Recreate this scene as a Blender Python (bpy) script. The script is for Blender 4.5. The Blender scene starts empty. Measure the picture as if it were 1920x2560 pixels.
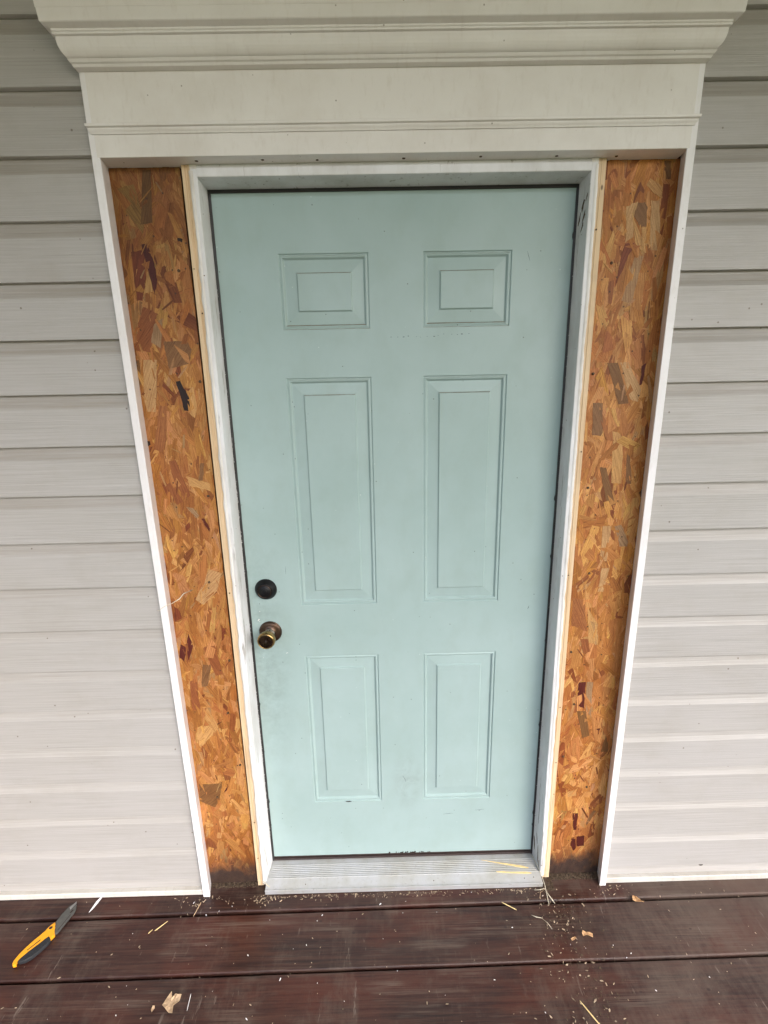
import bpy, bmesh, math, random
from mathutils import Vector, Matrix, noise
random.seed(7)
scene = bpy.context.scene
col = scene.collection

# ------------------------------------------------------------------ camera
cam_data = bpy.data.cameras.new("camera")
cam = bpy.data.objects.new("camera", cam_data)
col.objects.link(cam)
cam_data.sensor_fit = 'HORIZONTAL'
cam_data.sensor_width = 36.0
cam_data.lens = 36.0 * 1100 / 1920
cam_data.clip_start = 0.02
cam_data.clip_end = 500
rx = Vector((0.999724, -0.012337, -0.019974)); ry = Vector((0.022251, 0.226585, 0.973737)); rz = Vector((-0.007487, -0.973913, 0.226797))
m = Matrix((rx, ry, rz)).transposed().to_4x4()
m.translation = Vector((-0.0506, -1.2329, 1.5204))
cam.matrix_world = m
scene.camera = cam

# ------------------------------------------------------------------ sky, sun, exposure
SUN_ELEV, SUN_AZ = math.radians(42), math.radians(138)      # azimuth clockwise from +Y (north)
world = bpy.data.worlds.new("World"); scene.world = world; world.use_nodes = True
wn = world.node_tree.nodes; wl = world.node_tree.links
bg = wn['Background']
sky = wn.new('ShaderNodeTexSky'); sky.sky_type = 'NISHITA'; sky.sun_disc = False
sky.sun_elevation = SUN_ELEV; sky.sun_rotation = SUN_AZ
sky.air_density = 1.0; sky.dust_density = 4.0; sky.ozone_density = 1.0
hs = wn.new('ShaderNodeHueSaturation'); hs.inputs['Saturation'].default_value = 0.85
wl.new(sky.outputs[0], hs.inputs['Color']); wl.new(hs.outputs[0], bg.inputs['Color'])
bg.inputs['Strength'].default_value = 0.13
sun_data = bpy.data.lights.new("sun", 'SUN'); sun_data.energy = 0.6; sun_data.angle = math.radians(50)
sun_data.color = (0.935, 0.965, 1.0)
sun = bpy.data.objects.new("sun", sun_data); col.objects.link(sun)
sd = Vector((math.sin(SUN_AZ) * math.cos(SUN_ELEV), math.cos(SUN_AZ) * math.cos(SUN_ELEV), math.sin(SUN_ELEV)))
sun.rotation_euler = sd.to_track_quat('Z', 'Y').to_euler()
scene.view_settings.view_transform = 'Standard'
scene.view_settings.look = 'None'
scene.view_settings.gamma = 1.0
scene.view_settings.use_curve_mapping = False
scene.view_settings.exposure = 1.84

# ------------------------------------------------------------------ helpers
def tag(o, label=None, cat=None, group=None, kind=None):
    if label: o['label'] = label
    if cat: o['category'] = cat
    if group: o['group'] = group
    if kind: o['kind'] = kind
    return o

def empty(name, loc=(0, 0, 0)):
    o = bpy.data.objects.new(name, None); col.objects.link(o); o.location = loc
    o.empty_display_size = 0.05
    return o

def link(name, me, mat=None, parent=None, loc=None):
    o = bpy.data.objects.new(name, me); col.objects.link(o)
    if mat is not None and not me.materials: me.materials.append(mat)
    if loc is not None: o.location = loc
    if parent is not None:
        o.parent = parent
        bpy_m = Matrix.Translation(parent.location) if parent.parent is None else parent_world(parent)
        o.matrix_parent_inverse = bpy_m.inverted()
    return o

def parent_world(o):
    # all parts are authored in world coordinates, so a part's own world offset is just its location
    return Matrix.Translation(o.location) if o.parent is None else o.parent.matrix_parent_inverse.inverted() @ o.matrix_parent_inverse @ Matrix.Translation(o.location)

def obj(name, bm, mat, parent=None, smooth=False, loc=None):
    """one mesh object from a bmesh authored in world coordinates (loc: its origin)"""
    if loc is not None: bmesh.ops.translate(bm, verts=bm.verts, vec=-Vector(loc))
    bmesh.ops.recalc_face_normals(bm, faces=bm.faces)
    me = bpy.data.meshes.new(name); bm.to_mesh(me); bm.free()
    if smooth:
        for p in me.polygons: p.use_smooth = True
    o = bpy.data.objects.new(name, me); col.objects.link(o)
    me.materials.append(mat)
    L = Vector(loc) if loc is not None else Vector((0, 0, 0))
    if parent is not None:
        o.parent = parent
        L = L - Vector(parent.get('_w', (0, 0, 0)))
    o.location = L
    o['_w'] = list(Vector(loc) if loc is not None else Vector((0, 0, 0)))
    return o

def thing(name, label, cat, loc=(0, 0, 0), group=None, kind=None):
    o = empty(name, loc); o['_w'] = list(loc)
    return tag(o, label, cat, group, kind)

def box(bm, lo, hi, bev=0.0, seg=2):
    r = bmesh.ops.create_cube(bm, size=1.0)
    vs = r['verts']
    c = [(a + b) / 2 for a, b in zip(lo, hi)]; s = [abs(b - a) for a, b in zip(lo, hi)]
    for v in vs: v.co = Vector((v.co.x * s[0] + c[0], v.co.y * s[1] + c[1], v.co.z * s[2] + c[2]))
    if bev > 0:
        es = list({e for v in vs for e in v.link_edges})
        bmesh.ops.bevel(bm, geom=es, offset=bev, segments=seg, profile=0.5, affect='EDGES')
    return bm

def hexa(bm, pts):
    """8 points: bottom 4 (ccw), top 4 (ccw)"""
    v = [bm.verts.new(p) for p in pts]
    for f in ((3, 2, 1, 0), (4, 5, 6, 7), (0, 1, 5, 4), (1, 2, 6, 5), (2, 3, 7, 6), (3, 0, 4, 7)):
        bm.faces.new([v[i] for i in f])
    return v

def prism(bm, pts, d, axis_vec):
    """pts: list of 3D points of one outline; extruded by vector d"""
    a = [bm.verts.new(p) for p in pts]; b = [bm.verts.new(Vector(p) + Vector(d)) for p in pts]
    n = len(pts)
    bm.faces.new(a); bm.faces.new(b[::-1])
    for i in range(n): bm.faces.new((a[i], b[i], b[(i + 1) % n], a[(i + 1) % n]))

def tube(bm, pts, r, n=6):
    pts = [Vector(p) for p in pts]; rings = []
    for i, p in enumerate(pts):
        t = (pts[min(i + 1, len(pts) - 1)] - pts[max(i - 1, 0)]).normalized()
        a = t.orthogonal().normalized(); b = t.cross(a)
        rr = r[i] if isinstance(r, (list, tuple)) else r
        rings.append([bm.verts.new(p + rr * (math.cos(k * 2 * math.pi / n) * a + math.sin(k * 2 * math.pi / n) * b)) for k in range(n)])
    for i in range(len(rings) - 1):
        for k in range(n):
            bm.faces.new((rings[i][k], rings[i][(k + 1) % n], rings[i + 1][(k + 1) % n], rings[i + 1][k]))
    bm.faces.new(rings[0][::-1]); bm.faces.new(rings[-1])

def lathe(bm, prof, cx, cz, n=48):
    """profile [(r, y)] turned round an axis along Y through (cx, cz)"""
    rings = []
    for r, y in prof:
        if r < 1e-6: rings.append([bm.verts.new((cx, y, cz))])
        else: rings.append([bm.verts.new((cx + r * math.cos(2 * math.pi * k / n), y, cz + r * math.sin(2 * math.pi * k / n))) for k in range(n)])
    for a, b in zip(rings[:-1], rings[1:]):
        for k in range(n):
            q = [a[k % len(a)], a[(k + 1) % len(a)], b[(k + 1) % len(b)], b[k % len(b)]]
            u = []
            for v in q:
                if v not in u: u.append(v)
            if len(u) > 2:
                try: bm.faces.new(u)
                except ValueError: pass

# ------------------------------------------------------------------ material kit
class NT:
    def __init__(s, name, rough=0.5, spec=0.5, metal=0.0):
        s.m = bpy.data.materials.new(name); s.m.use_nodes = True
        s.t = s.m.node_tree; s.n = s.t.nodes; s.l = s.t.links
        s.b = s.n['Principled BSDF']
        s.b.inputs['Roughness'].default_value = rough
        s.b.inputs['Specular IOR Level'].default_value = spec
        s.b.inputs['Metallic'].default_value = metal
    def co(s, kind='Object'):
        return s.n.new('ShaderNodeTexCoord').outputs[kind]
    def pos(s): return s.n.new('ShaderNodeNewGeometry').outputs['Position']
    def nrm(s): return s.n.new('ShaderNodeNewGeometry').outputs['Normal']
    def sep(s, v):
        n = s.n.new('ShaderNodeSeparateXYZ'); s.l.new(v, n.inputs[0]); return n.outputs
    def map(s, v, scale=(1, 1, 1), loc=(0, 0, 0), rot=(0, 0, 0)):
        n = s.n.new('ShaderNodeMapping'); s.l.new(v, n.inputs[0])
        n.inputs['Scale'].default_value = scale; n.inputs['Location'].default_value = loc; n.inputs['Rotation'].default_value = rot
        return n.outputs[0]
    def noise(s, v, scale=5, detail=4, rough=0.55, dist=0.0):
        n = s.n.new('ShaderNodeTexNoise'); s.l.new(v, n.inputs['Vector'])
        n.inputs['Scale'].default_value = scale; n.inputs['Detail'].default_value = detail
        n.inputs['Roughness'].default_value = rough; n.inputs['Distortion'].default_value = dist
        return n.outputs[0]
    def voro(s, v, scale=5, feature='F1', rnd=1.0):
        n = s.n.new('ShaderNodeTexVoronoi'); s.l.new(v, n.inputs['Vector']); n.inputs['Scale'].default_value = scale
        n.feature = feature; n.inputs['Randomness'].default_value = rnd
        return n.outputs['Distance']
    def wave(s, v, scale=5, dist=3, detail=2, ds=1.0, direction='X'):
        n = s.n.new('ShaderNodeTexWave'); s.l.new(v, n.inputs['Vector']); n.bands_direction = direction
        n.inputs['Scale'].default_value = scale; n.inputs['Distortion'].default_value = dist
        n.inputs['Detail'].default_value = detail; n.inputs['Detail Scale'].default_value = ds
        return n.outputs['Fac']
    def ramp(s, f, stops, interp='LINEAR'):
        n = s.n.new('ShaderNodeValToRGB'); s.l.new(f, n.inputs[0]); e = n.color_ramp.elements
        n.color_ramp.interpolation = interp
        while len(e) < len(stops): e.new(0.5)
        for i, (p, c) in enumerate(stops):
            e[i].position = p; e[i].color = (c, c, c, 1) if isinstance(c, (int, float)) else (*c, 1)
        return n.outputs[0]
    def mix(s, f, a, b, mode='MIX'):
        n = s.n.new('ShaderNodeMix'); n.data_type = 'RGBA'; n.blend_type = mode
        for i, x in ((0, f), (6, a), (7, b)):
            if isinstance(x, (int, float)):
                n.inputs[i].default_value = x if i == 0 else (x, x, x, 1)
            elif isinstance(x, tuple): n.inputs[i].default_value = (*x, 1)
            else: s.l.new(x, n.inputs[i])
        return n.outputs[2]
    def math(s, op, a, b=0.0, clamp=False):
        n = s.n.new('ShaderNodeMath'); n.operation = op; n.use_clamp = clamp
        for i, x in ((0, a), (1, b)):
            if isinstance(x, (int, float)): n.inputs[i].default_value = x
            else: s.l.new(x, n.inputs[i])
        return n.outputs[0]
    def base(s, c):
        if isinstance(c, tuple): s.b.inputs['Base Color'].default_value = (*c, 1)
        else: s.l.new(c, s.b.inputs['Base Color'])
    def rough(s, c): s.l.new(c, s.b.inputs['Roughness'])
    def bump(s, h, strength=0.3, dist=0.001):
        n = s.n.new('ShaderNodeBump'); n.inputs['Strength'].default_value = strength; n.inputs['Distance'].default_value = dist
        s.l.new(h, n.inputs['Height'])
        prev = s.b.inputs['Normal'].links
        if prev: s.l.new(prev[0].from_socket, n.inputs['Normal'])
        s.l.new(n.outputs[0], s.b.inputs['Normal'])

def m_siding():
    t = NT('vinyl_siding', 0.38, 0.4)
    p = t.pos(); oc = t.co(); z = t.sep(oc)[2]
    grain = t.noise(t.map(p, (2.2, 1, 260)), 1.6, 5, 0.62, 0.35)
    patch = t.noise(t.map(p, (1.2, 1, 3)), 2.0, 3, 0.5)
    c = t.mix(t.ramp(grain, [(0.3, 0.0), (0.72, 1.0)]), (0.350, 0.334, 0.314), (0.468, 0.452, 0.440))
    c = t.mix(t.math('MULTIPLY', t.ramp(patch, [(0.35, 0.0), (0.7, 1.0)]), 0.35), c, (0.455, 0.443, 0.445))
    band = t.ramp(z, [(0.094, 0.0), (0.1, 1.0)])                      # soil plus painted shade on the set-back ledge of each course
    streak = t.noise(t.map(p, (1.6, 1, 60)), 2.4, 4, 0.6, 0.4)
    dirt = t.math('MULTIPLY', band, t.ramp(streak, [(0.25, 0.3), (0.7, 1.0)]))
    dirt = t.math('MULTIPLY', dirt, t.ramp(t.math('DIVIDE', t.sep(p)[2], 2.5), [(0.2, 0.3), (0.6, 1.0)]))  # ledge soil and painted shade both fade toward the wall foot
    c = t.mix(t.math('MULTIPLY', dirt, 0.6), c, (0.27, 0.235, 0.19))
    sm = t.noise(t.map(p, (1, 1, 1.5)), 7, 5, 0.65)
    c = t.mix(t.math('MULTIPLY', t.ramp(sm, [(0.52, 0.0), (0.72, 1.0)]), 0.22), c, (0.32, 0.29, 0.25))
    sp = t.voro(t.map(p, (1, 1, 1)), 17)
    c = t.mix(t.ramp(sp, [(0.035, 0.7), (0.05, 0.0)]), c, (0.12, 0.09, 0.06))
    t.base(c)
    t.bump(grain, 0.8, 0.0011)
    return t.m

def m_white(name='white_trim', base=(0.84, 0.825, 0.85), dirt=(0.5, 0.45, 0.38), amt=0.3, rough=0.42):
    t = NT(name, rough, 0.4); p = t.pos()
    n1 = t.noise(p, 6, 6, 0.62); n2 = t.noise(t.map(p, (3, 1, 1)), 30, 4, 0.6)
    c = t.mix(t.math('MULTIPLY', t.ramp(n1, [(0.42, 0.0), (0.75, 1.0)]), amt), base, dirt)
    c = t.mix(t.math('MULTIPLY', t.ramp(n2, [(0.55, 0.0), (0.75, 1.0)]), amt * 0.6), c, dirt)
    sp = t.voro(p, 24)
    c = t.mix(t.ramp(sp, [(0.03, 0.7), (0.05, 0.0)]), c, (0.16, 0.12, 0.08))
    t.base(c); t.bump(t.noise(p, 140, 3, 0.6), 0.2, 0.0006)
    return t.m

def m_door():
    t = NT('door_paint', 0.38, 0.45); p = t.pos(); s = t.sep(p)
    n1 = t.noise(p, 3.2, 5, 0.6); n2 = t.noise(t.map(p, (1, 1, 0.6)), 14, 5, 0.6)
    c = t.mix(t.ramp(n1, [(0.35, 0.0), (0.7, 1.0)]), (0.312, 0.418, 0.410), (0.358, 0.466, 0.466))
    c = t.mix(t.math('MULTIPLY', t.ramp(n2, [(0.48, 0.0), (0.72, 1.0)]), 0.2), c, (0.25, 0.32, 0.28))
    # hand grime round the lock side
    dx = t.math('SUBTRACT', s[0], -0.43); dz = t.math('SUBTRACT', s[2], 0.78)
    d = t.math('SQRT', t.math('ADD', t.math('POWER', t.math('MULTIPLY', dx, 4.5), 2.0), t.math('POWER', t.math('MULTIPLY', dz, 1.0), 2.0)))
    g = t.math('MULTIPLY', t.ramp(d, [(0.0, 1.0), (0.5, 0.0)]), t.ramp(t.noise(p, 22, 6, 0.75), [(0.35, 0.0), (0.65, 1.0)]))
    c = t.mix(t.math('MULTIPLY', g, 0.5), c, (0.13, 0.15, 0.13))
    # grimy scuffs low between the bottom panels
    dx2 = t.math('SUBTRACT', s[0], 0.02); dz2 = t.math('SUBTRACT', s[2], 0.3)
    d2 = t.math('SQRT', t.math('ADD', t.math('POWER', t.math('MULTIPLY', dx2, 2.2), 2.0), t.math('POWER', dz2, 2.0)))
    g2 = t.math('MULTIPLY', t.ramp(d2, [(0.0, 1.0), (0.13, 0.0)]), t.ramp(t.noise(p, 18, 6, 0.7, 0.6), [(0.4, 0.0), (0.65, 1.0)]))
    c = t.mix(t.math('MULTIPLY', g2, 0.5), c, (0.16, 0.17, 0.16))
    # dust settled on the upward facing mouldings of the upper panels
    nz = t.sep(t.nrm())[2]
    up = t.math('MULTIPLY', t.ramp(nz, [(0.3, 0.0), (0.55, 1.0)]), t.ramp(s[2], [(0.5, 0.0), (0.52, 1.0)]))
    up = t.math('MULTIPLY', up, t.ramp(t.math('DIVIDE', s[2], 2.0), [(0.70, 0.0), (0.80, 1.0)]))
    up = t.math('MULTIPLY', up, t.ramp(t.noise(p, 40, 4, 0.6), [(0.3, 0.55), (0.6, 1.0)]))
    c = t.mix(t.math('MULTIPLY', up, 0.85), c, (0.17, 0.115, 0.06))
    sp = t.voro(p, 26)
    c = t.mix(t.ramp(sp, [(0.03, 0.75), (0.052, 0.0)]), c, (0.10, 0.10, 0.07))
    sp2 = t.voro(t.map(p, (1, 1, 1), (3.3, 1, 7)), 19)
    c = t.mix(t.ramp(sp2, [(0.02, 0.6), (0.035, 0.0)]), c, (0.62, 0.68, 0.66))
    t.base(c)
    t.rough(t.ramp(n2, [(0.3, 0.34), (0.7, 0.48)]))
    t.bump(t.noise(p, 260, 2, 0.5), 0.10, 0.0005)
    t.bump(t.noise(p, 9, 2, 0.5), 0.15, 0.004)
    return t.m

def m_pine():
    t = NT('raw_pine', 0.6, 0.3); p = t.pos()
    g = t.noise(t.map(p, (90, 30, 1.6)), 1.5, 5, 0.6, 0.8)
    c = t.ramp(g, [(0.3, (0.52, 0.33, 0.18)), (0.45, (0.70, 0.52, 0.33)), (0.75, (0.76, 0.60, 0.42))])
    sp = t.voro(t.map(p, (1, 1, 0.5)), 15)
    c = t.mix(t.ramp(sp, [(0.03, 0.85), (0.055, 0.0)]), c, (0.10, 0.055, 0.03))
    st = t.noise(p, 9, 4, 0.6)
    c = t.mix(t.math('MULTIPLY', t.ramp(st, [(0.5, 0.0), (0.75, 1.0)]), 0.4), c, (0.42, 0.30, 0.20))
    t.base(c); t.bump(g, 0.4, 0.001)
    return t.m

def m_osb():
    t = NT('wood_strand', 0.55, 0.35)
    uv = t.co('UV'); p = t.pos(); s = t.sep(p)
    a = t.n.new('ShaderNodeAttribute'); a.attribute_name = 'strand_colour'
    g = t.noise(t.map(uv, (16, 520, 1)), 1.0, 6, 0.7, 0.5)
    g2 = t.noise(t.map(p, (1, 1, 1)), 300, 4, 0.75)
    c = t.mix(t.ramp(g, [(0.36, 0.0), (0.58, 1.0)]), t.mix(1.0, a.outputs['Color'], (0.50, 0.40, 0.32), 'MULTIPLY'), a.outputs['Color'])
    c = t.mix(t.math('MULTIPLY', t.ramp(g2, [(0.5, 0.0), (0.72, 1.0)]), 0.45), c, t.mix(1.0, c, (0.45, 0.28, 0.16), 'MULTIPLY'))
    b = t.noise(p, 11, 5, 0.6)
    c = t.mix(t.math('MULTIPLY', t.ramp(b, [(0.48, 0.0), (0.75, 1.0)]), 0.45), c, t.mix(1.0, c, (0.58, 0.36, 0.24), 'MULTIPLY'))
    # water rot at the foot of the panel
    zz = t.math('ADD', s[2], t.math('MULTIPLY', t.math('SUBTRACT', t.noise(p, 16, 5, 0.65), 0.5), 0.16))
    rot = t.ramp(t.math('ADD', zz, 0.2), [(0.195, 1.0), (0.265, 0.0)])
    c = t.mix(t.math('MULTIPLY', rot, 0.96), c, t.mix(t.noise(p, 45, 4, 0.6), (0.010, 0.011, 0.016), (0.085, 0.055, 0.042)))
    damp = t.ramp(t.math('ADD', zz, 0.2), [(0.24, 1.0), (0.40, 0.0)])
    c = t.mix(t.math('MULTIPLY', damp, 0.5), c, t.mix(1.0, c, (0.5, 0.40, 0.36), 'MULTIPLY'))
    tl = t.math('ADD', t.math('SUBTRACT', t.math('MULTIPLY', s[2], 0.9), t.math('MULTIPLY', s[0], 0.9)), t.math('MULTIPLY', t.noise(p, 7, 5, 0.6), 0.6))
    c = t.mix(t.math('MULTIPLY', t.ramp(t.math('DIVIDE', tl, 3.0), [(0.74, 0.0), (0.88, 1.0)]), 0.9), c, t.mix(1.0, c, (0.50, 0.50, 0.42), 'MULTIPLY'))
    sp = t.voro(p, 34)
    c = t.mix(t.ramp(sp, [(0.06, 0.85), (0.1, 0.0)]), c, (0.05, 0.025, 0.015))
    t.base(c)
    t.bump(g, 0.55, 0.0012); t.bump(g2, 0.25, 0.0008)
    return t.m

def m_deck():
    t = NT('stained_deck_wood', 0.4, 0.5); p = t.pos(); s = t.sep(p); oc = t.co()
    g = t.noise(t.map(oc, (1.6, 75, 8)), 1.8, 8, 0.75, 0.8)
    g2 = t.noise(t.map(oc, (1.1, 85, 8), (5, 2, 0)), 1.7, 4, 0.6, 1.6)
    big = t.noise(t.map(oc, (1.6, 4, 1)), 1.5, 4, 0.6, 0.4)
    c = t.ramp(big, [(0.32, (0.014, 0.007, 0.007)), (0.50, (0.028, 0.009, 0.008)), (0.66, (0.058, 0.013, 0.008))])
    c = t.mix(t.math('MULTIPLY', t.ramp(g, [(0.42, 0.0), (0.66, 1.0)]), 0.75), c, (0.072, 0.032, 0.022))
    c = t.mix(t.math('MULTIPLY', t.ramp(g, [(0.32, 1.0), (0.45, 0.0)]), 0.6), c, (0.010, 0.005, 0.005))
    # weathered grain lines where the stain has worn thin
    worn = t.ramp(t.noise(t.map(p, (2.2, 7, 1), (3, 1, 0)), 1.7, 4, 0.6), [(0.50, 0.0), (0.68, 1.0)])
    wl_ = t.math('MULTIPLY', worn, t.ramp(g2, [(0.45, 0.0), (0.6, 1.0)]))
    c = t.mix(t.math('MULTIPLY', wl_, 0.5), c, (0.15, 0.115, 0.092))
    # dusty film, heavier toward the right and close to the wall
    film = t.math('ADD', t.math('MULTIPLY', t.noise(p, 3.4, 10, 0.78, 0.3), 0.72), t.math('MULTIPLY', t.noise(t.map(p, (60, 9, 1), (0, 0, 0), (0, 0, math.radians(-50))), 1.0, 6, 0.75), 0.28))
    right = t.ramp(t.math('ADD', t.math('MULTIPLY', s[0], 0.4), 0.5), [(0.62, 0.0), (0.95, 0.15)])
    near = t.ramp(t.math('ADD', t.math('MULTIPLY', s[1], 2.0), 0.6), [(0.40, 0.0), (0.56, 0.14)])
    film = t.math('ADD', t.math('ADD', film, right), near)
    c = t.mix(t.math('MULTIPLY', t.ramp(film, [(0.50, 0.0), (0.74, 1.0)]), 0.8), c, (0.115, 0.085, 0.066))
    # short slanting scuffs
    sc = t.noise(t.map(p, (26, 5, 1), (0, 0, 0), (0, 0, math.radians(-52))), 2.2, 4, 0.7)
    scm = t.math('MULTIPLY', t.ramp(sc, [(0.64, 0.0), (0.72, 1.0)]), t.ramp(t.noise(p, 4.5, 3, 0.6), [(0.40, 0.0), (0.55, 1.0)]))
    c = t.mix(t.math('MULTIPLY', scm, 0.5), c, (0.24, 0.20, 0.17))
    dk = t.voro(t.map(p, (1, 1.6, 1)), 9)
    c = t.mix(t.ramp(dk, [(0.03, 0.6), (0.06, 0.0)]), c, (0.02, 0.01, 0.01))
    t.base(c)
    t.rough(t.ramp(film, [(0.45, 0.40), (0.75, 0.85)]))
    t.bump(g, 0.45, 0.0012); t.bump(g2, 0.25, 0.0008)
    return t.m

def m_plain(name, c, rough=0.5, metal=0.0, spec=0.5, var=0.25, scale=30, bump=0.1):
    t = NT(name, rough, spec, metal); p = t.pos()
    n = t.noise(p, scale, 5, 0.6)
    dk = tuple(x * (1 - var) for x in c); lt = tuple(min(1, x * (1 + var)) for x in c)
    t.base(t.ramp(n, [(0.3, dk), (0.7, lt)]))
    t.rough(t.ramp(n, [(0.3, max(0.02, rough - 0.08)), (0.7, min(1, rough + 0.1))]))
    if bump: t.bump(t.noise(p, scale * 6, 2, 0.5), bump, 0.0006)
    return t.m

def m_sill():
    t = NT('mill_aluminium', 0.55, 0.5, 0.35); p = t.pos()
    n = t.noise(p, 9, 6, 0.65)
    c = t.mix(t.ramp(n, [(0.4, 0.0), (0.75, 1.0)]), (0.47, 0.48, 0.50), (0.36, 0.345, 0.30))
    g = t.ramp(t.noise(p, 90, 4, 0.7), [(0.6, 0.0), (0.75, 1.0)])
    c = t.mix(t.math('MULTIPLY', g, 0.5), c, (0.16, 0.13, 0.09))
    t.base(c); t.rough(t.ramp(n, [(0.3, 0.5), (0.7, 0.65)]))
    return t.m

def m_jamb():
    t = NT('old_white_jamb_paint', 0.4, 0.45); p = t.pos()
    n1 = t.noise(t.map(p, (1, 1, 0.4)), 9, 6, 0.65)
    c = t.mix(t.math('MULTIPLY', t.ramp(n1, [(0.4, 0.0), (0.72, 1.0)]), 0.6), (0.76, 0.765, 0.79), (0.42, 0.40, 0.36))
    n2 = t.noise(t.map(p, (30, 30, 3)), 2.5, 4, 0.7)
    c = t.mix(t.math('MULTIPLY', t.ramp(n2, [(0.60, 0.0), (0.68, 1.0)]), 0.55), c, (0.20, 0.17, 0.13))
    sp = t.voro(p, 30)
    c = t.mix(t.ramp(sp, [(0.04, 0.8), (0.06, 0.0)]), c, (0.1, 0.07, 0.05))
    t.base(c); t.bump(t.noise(t.map(p, (40, 40, 4)), 2, 4, 0.6), 0.3, 0.001)
    return t.m

M = dict(
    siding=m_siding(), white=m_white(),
    header=m_white('header_paint', (0.79, 0.765, 0.745), (0.50, 0.44, 0.37), 0.3),
    door=m_door(), pine=m_pine(), osb=m_osb(), deck=m_deck(), sill=m_sill(), jamb=m_jamb(),
    caulk=m_white('cracked_caulk', (0.78, 0.77, 0.76), (0.42, 0.36, 0.28), 0.5, 0.5),
    rubber=m_plain('black_weatherstrip', (0.018, 0.017, 0.018), 0.5),
    sweep=m_plain('brown_door_sweep', (0.035, 0.022, 0.02), 0.5),
    black=m_plain('black_metal', (0.005, 0.005, 0.006), 0.45, 0.0, 0.25),
    brass=m_plain('antique_brass', (0.36, 0.24, 0.10), 0.24, 1.0, 0.5, 0.2, 60, 0.02),
    bronze=m_plain('dark_bronze', (0.085, 0.055, 0.04), 0.28, 1.0, 0.5, 0.3, 60, 0.02),
    neck=m_plain('worn_nickel', (0.42, 0.34, 0.28), 0.16, 1.0, 0.5, 0.2, 60, 0.0),
    yellow=m_plain('yellow_plastic', (0.85, 0.36, 0.012), 0.35, 0.0, 0.5, 0.06, 20),
    grip=m_plain('black_rubber_grip', (0.02, 0.022, 0.026), 0.6, 0.0, 0.4),
    steel=m_plain('dull_grey_steel', (0.10, 0.10, 0.095), 0.5, 0.3, 0.5, 0.2, 80),
    slot=m_plain('dark_slot', (0.03, 0.02, 0.015), 0.7),
    offcut=m_plain('white_vinyl_offcut', (0.82, 0.82, 0.84), 0.35, 0, 0.5, 0.04),
    chip=m_plain('dry_wood_chip', (0.46, 0.33, 0.21), 0.7, 0, 0.3, 0.3, 120, 0.5),
    leafm=m_plain('dry_leaf', (0.50, 0.30, 0.15), 0.6, 0, 0.3, 0.25, 90, 0.4),
    splinter=m_plain('fresh_splinter', (0.80, 0.62, 0.30), 0.6, 0, 0.3, 0.12, 90),
    fibre=m_plain('pale_fibre', (0.62, 0.56, 0.44), 0.7, 0, 0.3, 0.2, 60),
    debris=m_plain('sawdust_flecks', (0.36, 0.28, 0.20), 0.8, 0, 0.2, 0.75, 60),
    soil=m_plain('crumbled_dirt', (0.09, 0.065, 0.045), 0.9, 0, 0.2, 0.4, 150),
    nail=m_plain('rusty_nail', (0.10, 0.06, 0.035), 0.6, 0.4, 0.4, 0.4, 200),
    sheath=m_plain('dark_sheathing', (0.10, 0.06, 0.035), 0.8),
    ceiling=m_plain('porch_ceiling_paint', (0.55, 0.50, 0.37), 0.6, 0, 0.3, 0.05, 3),
    lawn=m_plain('lawn_grass', (0.056, 0.080, 0.024), 0.9, 0, 0.2, 0.35, 3, 0.0),
    fleck=m_plain('white_paint_fleck', (0.72, 0.72, 0.70), 0.5, 0, 0.3, 0.1),
)
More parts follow.
